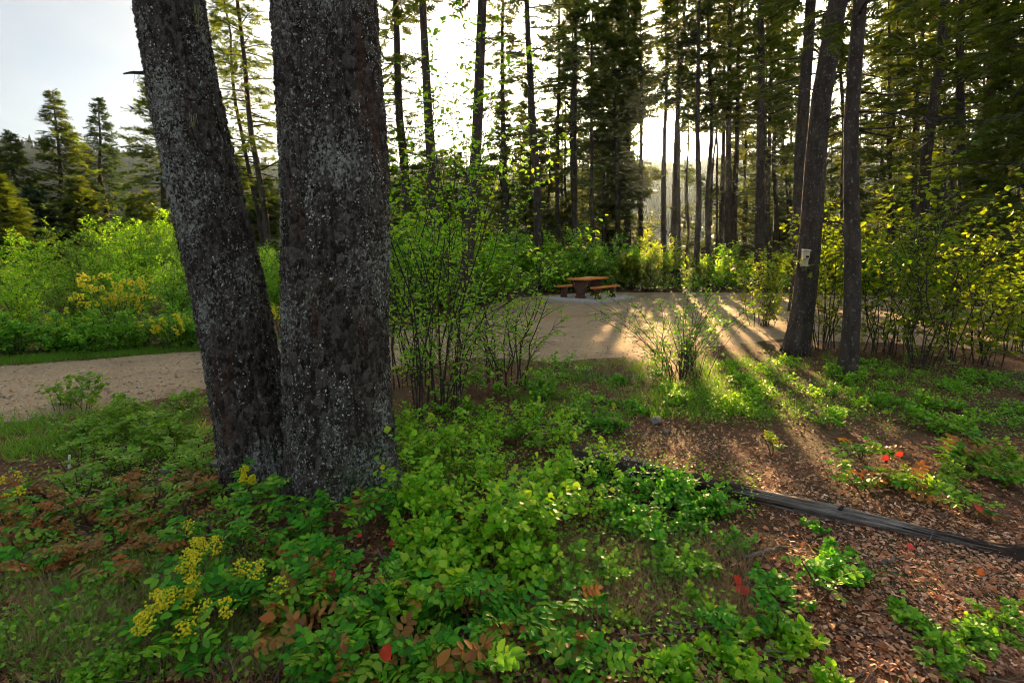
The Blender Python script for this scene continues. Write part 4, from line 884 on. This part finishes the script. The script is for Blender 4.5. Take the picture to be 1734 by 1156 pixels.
# ------------------------------------------------------------------ near plants
OG = []
def ogleaf(mat, nl, seed):
    """pinnate leaf with pairs of spiny glossy leaflets, length 1 along +Y"""
    rg = np.random.default_rng(seed); mb = MB(); n = nl
    t = np.linspace(.22, .9, n); ax = np.stack([0*t, t, .16*np.sin(t*2.2)-.12*t], -1); addtube(mb, np.stack([[0, 0, 0], [0, .3, .07], [0, .65, .06], [0, .97, -.02]]), [.012, .011, .009, .005], 4)
    P = np.concatenate([ax, ax, [[0, .93, 0]]]); D = np.concatenate([np.tile([.95, .35, -.05], (n, 1)), np.tile([-.95, .35, -.05], (n, 1)), [[0, 1, -.1]]])+rg.normal(0, .12, (2*n+1, 3)); N = np.tile([0, 0, 1.], (2*n+1, 1))+rg.normal(0, .2, (2*n+1, 3))
    place(mb, LS, P, D, N, np.concatenate([np.tile(.42-.12*abs(t-.5), 2), [.42]])*rg.uniform(.85, 1.1, 2*n+1)); return mb.mesh('compound_leaf', M[mat], True)
OGM = {m: [ogleaf(m, 3, 1), ogleaf(m, 4, 2), ogleaf(m, 3, 3)] for m in ('leaf_dark', 'leaf_bronze', 'leaf_lime', 'leaf_mid', 'leaf_red', 'leaf_orange')}
def grape(px, py, label, group, mats, n=9, size=.2, hh=.22, flowers=0, seed=0, fl=.05, nf=34, z=0, ball=.015):
    x, y = G(px, py); rg = np.random.default_rng(seed+900); t = thing('oregon_grape', label, 'plant', (x, y, h1(x, y)-.01), group)
    sm = MB(); tips = []
    ns = max(2, n//5)
    for s in range(ns):
        a = rg.random()*6.283; e = np.array([math.cos(a)*.08, math.sin(a)*.08, hh*rg.uniform(.7, 1.15)]); addtube(sm, curve([0, 0, 0], e, [.02, 0, 0], 5), np.linspace(.006, .004, 5), 5); tips.append(e)
    sm.obj('stem', M['twig_red'], t, True)
    for k in range(n):
        tp = tips[k % ns]; f = 1-.55*(k//ns)/(n/ns); a = rg.random()*6.283; d = np.array([math.cos(a), math.sin(a), rg.uniform(-.05, .65)])
        mt = mats[rg.integers(0, len(mats))]; link('leaf', OGM[mt][rg.integers(0, 3)], t, frame4(tp*f, d, rg.normal(0, .25, 3)+[0, -.15, 1], size*rg.uniform(.75, 1.2)))
    for k in range(flowers):
        tp = tips[k % ns]; q = tp+rg.normal(0, .05, 3)*[1, 1, .4]+[0, 0, .035+.02*rg.random()]; flower(t, q, fl, nf, rg, ball)
    return t
DK = ['leaf_dark', 'leaf_dark', 'leaf_dark', 'leaf_mid']; BR = ['leaf_bronze', 'leaf_dark', 'leaf_lime', 'leaf_bronze', 'leaf_orange', 'leaf_bronze', 'leaf_dark']; LM = ['leaf_lime', 'leaf_lime', 'leaf_mid']
# the flowering ones, each its own
for i, (px, py, lab, mats, nfl, n) in enumerate([(275, 1085, 'oregon grape with the biggest yellow flower heads at the lower left', DK, 7, 9), (345, 1030, 'oregon grape with bright yellow flowers right behind the biggest one', DK, 6, 9), (262, 1130, 'oregon grape with hanging yellow flowers below the biggest one', DK, 4, 7), (380, 1075, 'oregon grape with small yellow flowers right of the biggest one', DK, 3, 8),
        (330, 1165, 'oregon grape with a yellow flower head at the bottom edge', DK, 3, 8), (300, 955, 'oregon grape with two yellow flower heads left of the trunks', DK, 2, 8), (428, 860, 'oregon grape with an orange yellow flower against the leaning trunk', DK, 3, 10), (62, 850, 'oregon grape with a yellow flower near the left edge', BR, 2, 8), (25, 890, 'oregon grape with a yellow flower cut by the left edge', BR, 2, 7), (1305, 775, 'small plant with a yellow flower head on the chip path', LM, 2, 3), (1040, 735, 'small plant with a yellow flower left of the domed rock', LM, 1, 4), (520, 1075, 'oregon grape with a tiny yellow bud below the massive trunk', BR, 1, 8)]):
    grape(px, py, lab, 'flowering oregon grape plants', mats, n+2, .125 if py > 800 else .09, .20, nfl, seed=i, fl=.042 if py > 950 else .03, nf=64 if nfl > 2 else 26, ball=.0115 if py > 950 else .015)
for i, (px, py, lab) in enumerate([(505, 905, 'leafy sprig at the left foot of the massive trunk'), (548, 912, 'dark leafy sprig in front of the massive trunk foot'), (600, 915, 'bronze tinged sprig under the middle of the massive trunk'), (650, 910, 'leafy sprig at the right foot of the massive trunk'), (690, 895, 'leafy sprig just right of the massive trunk foot'), (405, 885, 'leafy sprig at the left foot of the leaning trunk'), (452, 900, 'leafy sprig in the cleft between the two big trunks')]):
    grape(px, py, lab, 'sprigs at the feet of the big trunks', DK+(['leaf_bronze']*3 if i == 2 else ['leaf_mid']), 12, .11, .20, 0, seed=300+i)
def inpx(n, x0, x1, y0, y1, rg):
    # even on the ground rather than in the picture
    out = []
    while len(out) < n:
        px = rg.uniform(x0, x1); d = rg.uniform(1505/(y1-430), 1505/(y0-430)); py = 430+1505/d
        q = G(px, py)
        if np.hypot(q[0]-mp0[0], q[1]-mp0[1]) > .47 and np.hypot(q[0]-lp0[0], q[1]-lp0[1]) > .42: out.append((px, py))
    return out
for lab, box, mats, n, size in [('bronze green oregon grape in the patch at far left', (-20, 330, 830, 1010), BR, 40, .088), ('dark glossy oregon grape below the massive trunk', (390, 760, 935, 1050), DK+['leaf_bronze', 'leaf_mid'], 40, .098), ('dark glossy oregon grape along the bottom edge', (400, 1020, 1060, 1190), DK+DK+['leaf_bronze', 'leaf_bronze', 'leaf_mid', 'leaf_lime'], 44, .105), ('lime leaved oregon grape left of the leaning trunk', (90, 400, 735, 900), LM, 36, .098), ('mixed green oregon grape right of the log', (1440, 1740, 760, 880), ['leaf_dark', 'leaf_mid', 'leaf_lime', 'leaf_bronze'], 12, .13), ('glossy oregon grape in front of the log', (1240, 1480, 950, 1120), DK, 3, .11)]:
    rg = np.random.default_rng(len(lab)*13); pts = inpx(n, *box, rg); labs = rowlabels(lab, pts)
    for i, (px, py) in enumerate(pts): grape(px, py, labs[i], lab.replace('oregon grape', 'oregon grape plants', 1), mats, rg.integers(7, 13), size*rg.uniform(.75, 1.15), .17*rg.uniform(.5, 1.3), 0, seed=int(px*7+py))
for lab, box, n, mat, hh, sp, leaf, ns in [('bright round leaved plant right of the massive trunk', (700, 1010, 740, 970), 25, 'leaf_bright', .46, .34, .042, 44), ('bright round leaved plant spreading below the massive trunk', (690, 960, 940, 1050), 10, 'leaf_bright', .30, .3, .045, 40), ('green round leaved plant near the log root end', (1040, 1245, 820, 950), 17, 'leaf_cool', .20, .24, .036, 36), ('small round leaved plant along the bottom edge', (1040, 1420, 1030, 1190), 8, 'leaf_bright', .13, .18, .040, 40), ('small round leaved plant in front of the log', (1290, 1560, 890, 1040), 5, 'leaf_cool', .13, .14, .032, 30), ('small green plant at the lower right corner', (1540, 1760, 1030, 1190), 7, 'leaf_mid', .13, .16, .028, 36),
        ('thin green sprig on the dry grassy patch', (900, 1180, 950, 1040), 7, 'leaf_mid', .16, .18, .036, 36),
        ('low green plant by the tall shrub stems', (700, 1000, 620, 760), 16, 'leaf_mid', .32, .3, .04, 0), ('low sunlit plant behind the chip path', (1130, 1460, 620, 715), 22, 'leaf_bright', .22, .26, .034, 0), ('low green plant below the slim right trunk', (1400, 1740, 620, 750), 30, 'leaf_mid', .26, .3, .036, 0), ('low leafy plant by the near verge', (110, 400, 685, 760), 14, 'leaf_lime', .36, .26, .045, 0), ('sunlit plant at the right end of the log', (1500, 1734, 790, 900), 10, 'leaf_lime', .24, .22, .038, 20), ('small green plant at the lower left corner', (-20, 260, 990, 1190), 14, 'leaf_mid', .13, .16, .028, 24), ('low green plant in front of the gravel', (880, 1150, 640, 740), 18, 'leaf_cool', .18, .22, .036, 0)]:
    rg = np.random.default_rng(len(lab)*29); pts = inpx(n, *box, rg); labs = rowlabels(lab, pts)
    for i, (px, py) in enumerate(pts):
        x, y = G(px, py)
        from_proto(('herb', lab, i % 4), lambda la, gr, xx, yy: shrub('round_leaved_plant', la, 'plant', gr, xx, yy, hh*rg.uniform(.7, 1.15), sp, 7, 6, 7, leaf, mat, LROUND, seed=len(lab)*7+i, nsingle=ns, r=.0035, stemmat='twig_red', t0=.25, sublen=.5, hang=.1, split=False, anyleaf=True), x, y, rg.random()*6.28, rg.uniform(.65, 1.15), labs[i], lab.replace('plant', 'plants', 1))
# single coloured leaves lying or standing in the cover
for i, (px, py, z, s, mat, lab) in enumerate([(650, 1120, .21, .085, 'leaf_red', 'large red leaf at the bottom, below the massive trunk'), (740, 1130, .20, .08, 'leaf_orange', 'orange brown leaf at the bottom, right of the red one'), (880, 1060, .16, .05, 'leaf_orange', 'small orange leaf low right of the massive trunk'), (1242, 995, .07, .08, 'leaf_red', 'red leaf left of two standing in dry grass'), (1256, 990, .07, .07, 'leaf_red', 'red leaf right of two standing in dry grass'), (1545, 922, .05, .08, 'leaf_red', 'vivid red leaf under the dark end of the log'), (1562, 922, .05, .07, 'leaf_red', 'second vivid red leaf touching the first under the log'),
        (1664, 868, .12, .07, 'leaf_red', 'red leaf behind the dark end of the log'), (1505, 772, .16, .08, 'leaf_red', 'red leaf sprig beyond the log on the right'), (1530, 766, .17, .07, 'leaf_red', 'second red leaf beyond the log on the right'), (1668, 965, .06, .06, 'leaf_orange', 'reddish brown leaf below the dark end of the log'), (1465, 985, .03, .04, 'leaf_red', 'small red leaf on the chips below the log'), (662, 930, .16, .055, 'leaf_red', 'pinkish red leaf at the right foot of the massive trunk'), (604, 905, .20, .05, 'leaf_red', 'red leaf at the foot of the massive trunk'), (558, 962, .24, .05, 'leaf_red', 'dark red leaf below the massive trunk'), (468, 1045, .22, .07, 'leaf_orange', 'orange and green leaf left below the massive trunk'), (1292, 1110, .03, .05, 'leaf_red', 'dull red leaf on the ground near the bottom right')]):
    x, y = G(px, py, z); o = link('fallen_leaf', leafmesh('oval', L8, mat)); rg = np.random.default_rng(i)
    o.matrix_world = frame4((x, y, z), rg.normal(0, 1, 3)*[1, .5, .4]+[0, 0, .2], rg.normal(0, .3, 3)+[0, -.8, .7], s); tag(o, lab, 'leaf', 'red and orange leaves')

# ------------------------------------------------------------------ ground litter, chips, grass, cover
def scatter(n, x0, x1, y0, y1, rg, dens=None, edge=None):
    px = rg.uniform(x0, x1, n); d = 1505/(rg.uniform(y0, y1, n)-430); x = (px-W/2)/FPX*d; y = d
    k = polysdf(x, y) < (-.05 if edge is None else rg.exponential(edge, n)-.05)
    if dens is not None: k &= rg.random(n) < dens(x, y)
    x, y = x[k], y[k]; return np.stack([x, y, hgt(x, y)], -1)
rg = np.random.default_rng(99)
def stuff(name, label, mb, mat): o = mb.obj(name, M[mat]); tag(o, label, name.replace('_', ' '), None, 'stuff'); return o
P = scatter(40000, -60, 1800, 560, 1230, rg, edge=.45); n = len(P); mb = MB(); d = rdir(n, rg)*[1, 1, .25]
place(mb, (np.array([[-.02, 0, 0], [.02, 0, 0], [0, 1, .03]]), [np.array([[0, 1, 2]])]), P+[0, 0, .006], d, rdir(n, rg)*.3+[0, 0, 1], rg.uniform(.03, .075, n)); stuff('needle_litter', 'fallen brown needles over the forest floor', mb, 'needlelitter')
path = np.array([G(1060, 690), G(1130, 740), G(1230, 770), G(1350, 800), G(1500, 860), G(1600, 960), G(1700, 1060), G(1760, 1130)])
def pd(x, y):
    d = np.full(x.shape, 9.)
    for a, b in zip(path[:-1], path[1:]):
        e = b-a; t = np.clip(((x-a[0])*e[0]+(y-a[1])*e[1])/(e@e), 0, 1); d = np.minimum(d, np.hypot(x-a[0]-e[0]*t, y-a[1]-e[1]*t))
    return d
P = scatter(9000, -60, 1800, 495, 720, rg, edge=3.0); n = len(P); P[:, 2] = np.maximum(P[:, 2], gz(P[:, 0], P[:, 1])); mb = MB(); place(mb, leaf4(.16, .1), P+[0, 0, .006], rdir(n, rg)*[1, 1, .2], rdir(n, rg)*.4+[0, 0, 1], .015+.05*rg.random(n)**2); stuff('gravel_debris', 'needles and leaf scraps blown onto the gravel', mb, 'litter')
chip = (np.array([[-.22, 0, 0], [.2, .04, .02], [.24, .5, .05], [.16, 1, 0], [-.2, .95, .02], [-.26, .45, .06], [-.2, 0.02, -.08], [.2, .06, -.06], [.16, .98, -.08], [-.2, .93, -.06]]), [np.array([[0, 1, 2, 5], [5, 2, 3, 4]]), np.array([[0, 6, 7, 1], [3, 8, 9, 4]])])
P = scatter(66000, 880, 1800, 660, 1200, rg, lambda x, y: np.clip(1.25-pd(x, y)/.8, .08, 1)*np.clip(fbm(x*2, y*2, 77)*2.2-.25, .1, 1)); n = len(P); mb = MB()
place(mb, chip, P+[0, 0, .008]+rdir(n, rg)*[0, 0, .006], rdir(n, rg)*[1, 1, .3], rdir(n, rg)*.45+[0, 0, 1], .008+.026*rg.random(n)**2.6); stuff('wood_chips', 'pale and reddish wood chips strewn along the path', mb, 'chips')
P = scatter(9000, -60, 1800, 590, 1230, rg, edge=.25); n = len(P); mb = MB(); place(mb, leaf8(.34, .16, .25), P+[0, 0, .012], rdir(n, rg)*[1, 1, .35], rdir(n, rg)*.6+[0, 0, 1], rg.uniform(.015, .05, n)); stuff('leaf_litter', 'curled dry leaves on the forest floor', mb, 'litter')
P = scatter(2600, -60, 1800, 640, 1230, rg, edge=.3); n = len(P); mb = MB(); dd = norm(rdir(n, rg)*[1, 1, .22]); Lt = rg.uniform(.05, .26, n)[:, None]
tubes(mb, curves(P+[0, 0, .012], P+dd*Lt+[0, 0, .014], rg.normal(0, .05, (n, 3))*Lt*[1, 1, .3], 3), np.linspace(1, .4, 3)[None]*(.0014+.003*rg.random(n)**2)[:, None], 3); stuff('twig_litter', 'thin dead twigs strewn over the forest floor', mb, 'stick')
def tufts(n, boxes, blades, L, w, spread=.04, dens=None):
    mb = MB()
    for (x0, x1, y0, y1, frac) in boxes:
        P = scatter(int(n*frac), x0, x1, y0, y1, rg, dens, edge=.12); m = len(P)
        Q = np.repeat(P, blades, 0)+rg.normal(0, spread, (m*blades, 3))*[1, 1, 0]; D = rdir(len(Q), rg)*[.8, .8, .2]+[0, 0, 1]; 
        place(mb, (np.array([[-w, 0, 0], [w, 0, 0], [-w*.7, .5, .06], [w*.7, .5, .06], [0, 1, .32]]), [np.array([[0, 1, 3, 2]]), np.array([[2, 3, 4]])]), Q, D, rdir(len(Q), rg), L*rg.uniform(.4, 1.2, len(Q)))
    return mb
stuff('grass', 'green grass growing in tufts', tufts(1500, [(-60, 330, 690, 790, .3), (880, 1320, 610, 720, .35), (1150, 1600, 600, 720, .16), (-60, 420, 980, 1200, .14), (660, 800, 700, 900, .12)], 14, .13, .022), 'grass')
stuff('dry_grass', 'tangled straw coloured dry grass', tufts(900, [(-40, 460, 1000, 1200, .5), (880, 1300, 940, 1100, .36)], 20, .13, .014, .05), 'drygrass')
verge = MB()
xs = np.linspace(-60, 470, 900); Q = np.array([G(a, 617-a*.075-rg.uniform(0, 9)) for a in xs]); Q = np.concatenate([Q, Q+rg.normal(0, .1, Q.shape), Q+rg.normal(0, .15, Q.shape)])
Q3 = np.stack([Q[:, 0], Q[:, 1], hgt(Q[:, 0], Q[:, 1])], -1); Q3 = np.repeat(Q3, 6, 0)+rg.normal(0, .04, (len(Q3)*6, 3))*[1, 1, 0]
place(verge, (np.array([[-.03, 0, 0], [.03, 0, 0], [0, 1, .2]]), [np.array([[0, 1, 2]])]), Q3, rdir(len(Q3), rg)*[.6, .6, .2]+[0, 0, 1], rdir(len(Q3), rg), rg.uniform(.03, .12, len(Q3))); stuff('verge_grass', 'short green grass along the far verge of the road', verge, 'grass')
mb = MB()
for (x0, x1, y0, y1, n) in [(-60, 1800, 610, 760, 15000), (1150, 1800, 590, 740, 9000), (-60, 450, 740, 1000, 8000), (640, 1300, 650, 1000, 12000), (-60, 1700, 980, 1230, 6500)]:
    P = scatter(n, x0, x1, y0, y1, rg, lambda x, y: np.clip(fbm(x*1.3+3, y*1.3, 88)*4-1.5, 0, 1)*np.clip(pd(x, y)*2.2-.5, 0.04, 1)); m = len(P); P[:, 2] += .01+.10*rg.random(m)**1.5
    place(mb, LROUND4, P, rdir(m, rg)*[1, 1, .4], rdir(m, rg)*.5+[0, 0, 1], rg.uniform(.012, .032, m))
stuff('ground_cover', 'tiny green leaves carpeting the forest floor', mb, 'leaf_mid')
# undergrowth under the far trees
mb = MB()
for (x0, x1, y0, y1, n) in [(640, 1800, 22, 60, 26000), (-26, -4, 14, 40, 0)]:
    px = rg.uniform(x0, x1, n); Y = y0+(y1-y0)*rg.random(n)**1.8; x = (px-W/2)/FPX*Y; k = polysdf(x, Y) < -.4; x, Y = x[k], Y[k]; m = len(x)
    P = np.stack([x, Y, .05+1.5*rg.random(m)*fbm(x*.5, Y*.5, 66)], -1); place(mb, leaf4(.4), P, rdir(m, rg)*[1, 1, .5], rdir(m, rg)*.6+[0, 0, 1], rg.uniform(.10, .24, m))
x = rg.uniform(-34, -6, 16000); Y = rg.uniform(13, 40, 16000); P = np.stack([x, Y, .05+1.6*rg.random(16000)*fbm(x*.5, Y*.5, 67)], -1); P = P[polysdf(x, Y) < -.5]; m = len(P)
place(mb, leaf4(.4), P, rdir(m, rg)*[1, 1, .5], rdir(m, rg)*.6+[0, 0, 1], rg.uniform(.10, .22, m))
stuff('undergrowth', 'leafy undergrowth beneath the far trees', mb, 'leaf_mid')
# loose stones on the gravel
px = rg.uniform(-60, 1800, 19000); d = 1505/(rg.uniform(500, 730, 19000)-430); x = (px-W/2)/FPX*d; k = polysdf(x, d) > -.15; x, d = x[k], d[k]; n = len(x); zz = gz(x, d); mb = MB()
octa = (np.array([[1, 0, 0], [0, 1, 0], [-1, 0, 0], [0, -1, 0], [0, 0, .7], [.3, .3, -.5]]), [np.array([[0, 1, 4], [1, 2, 4], [2, 3, 4], [3, 0, 4]])])
place(mb, octa, np.stack([x, d, zz+.003], -1), rdir(n, rg)*[1, 1, .3], rdir(n, rg)*.4+[0, 0, 1], .005+.018*rg.random(n)**3); stuff('pebbles', 'loose pebbles on the gravel', mb, 'pebble')

# ------------------------------------------------------------------ evening air
m, t, out, nd = newmat('haze_air'); pv = nd('ShaderNodeVolumePrincipled'); pv.inputs['Color'].default_value = (.60, .80, 1.0, 1); pv.inputs['Density'].default_value = .00018; pv.inputs['Anisotropy'].default_value = .62
t.links.new(pv.outputs[0], out.inputs['Volume'])
v, fs = boxmesh(2700, 1400, 190); hz = MB().add(v, *fs).obj('haze', m); hz.location = (90, 520, 84); hz.display_type = 'WIRE'
tag(hz, 'thin evening haze over the whole valley', 'haze', None, 'stuff')
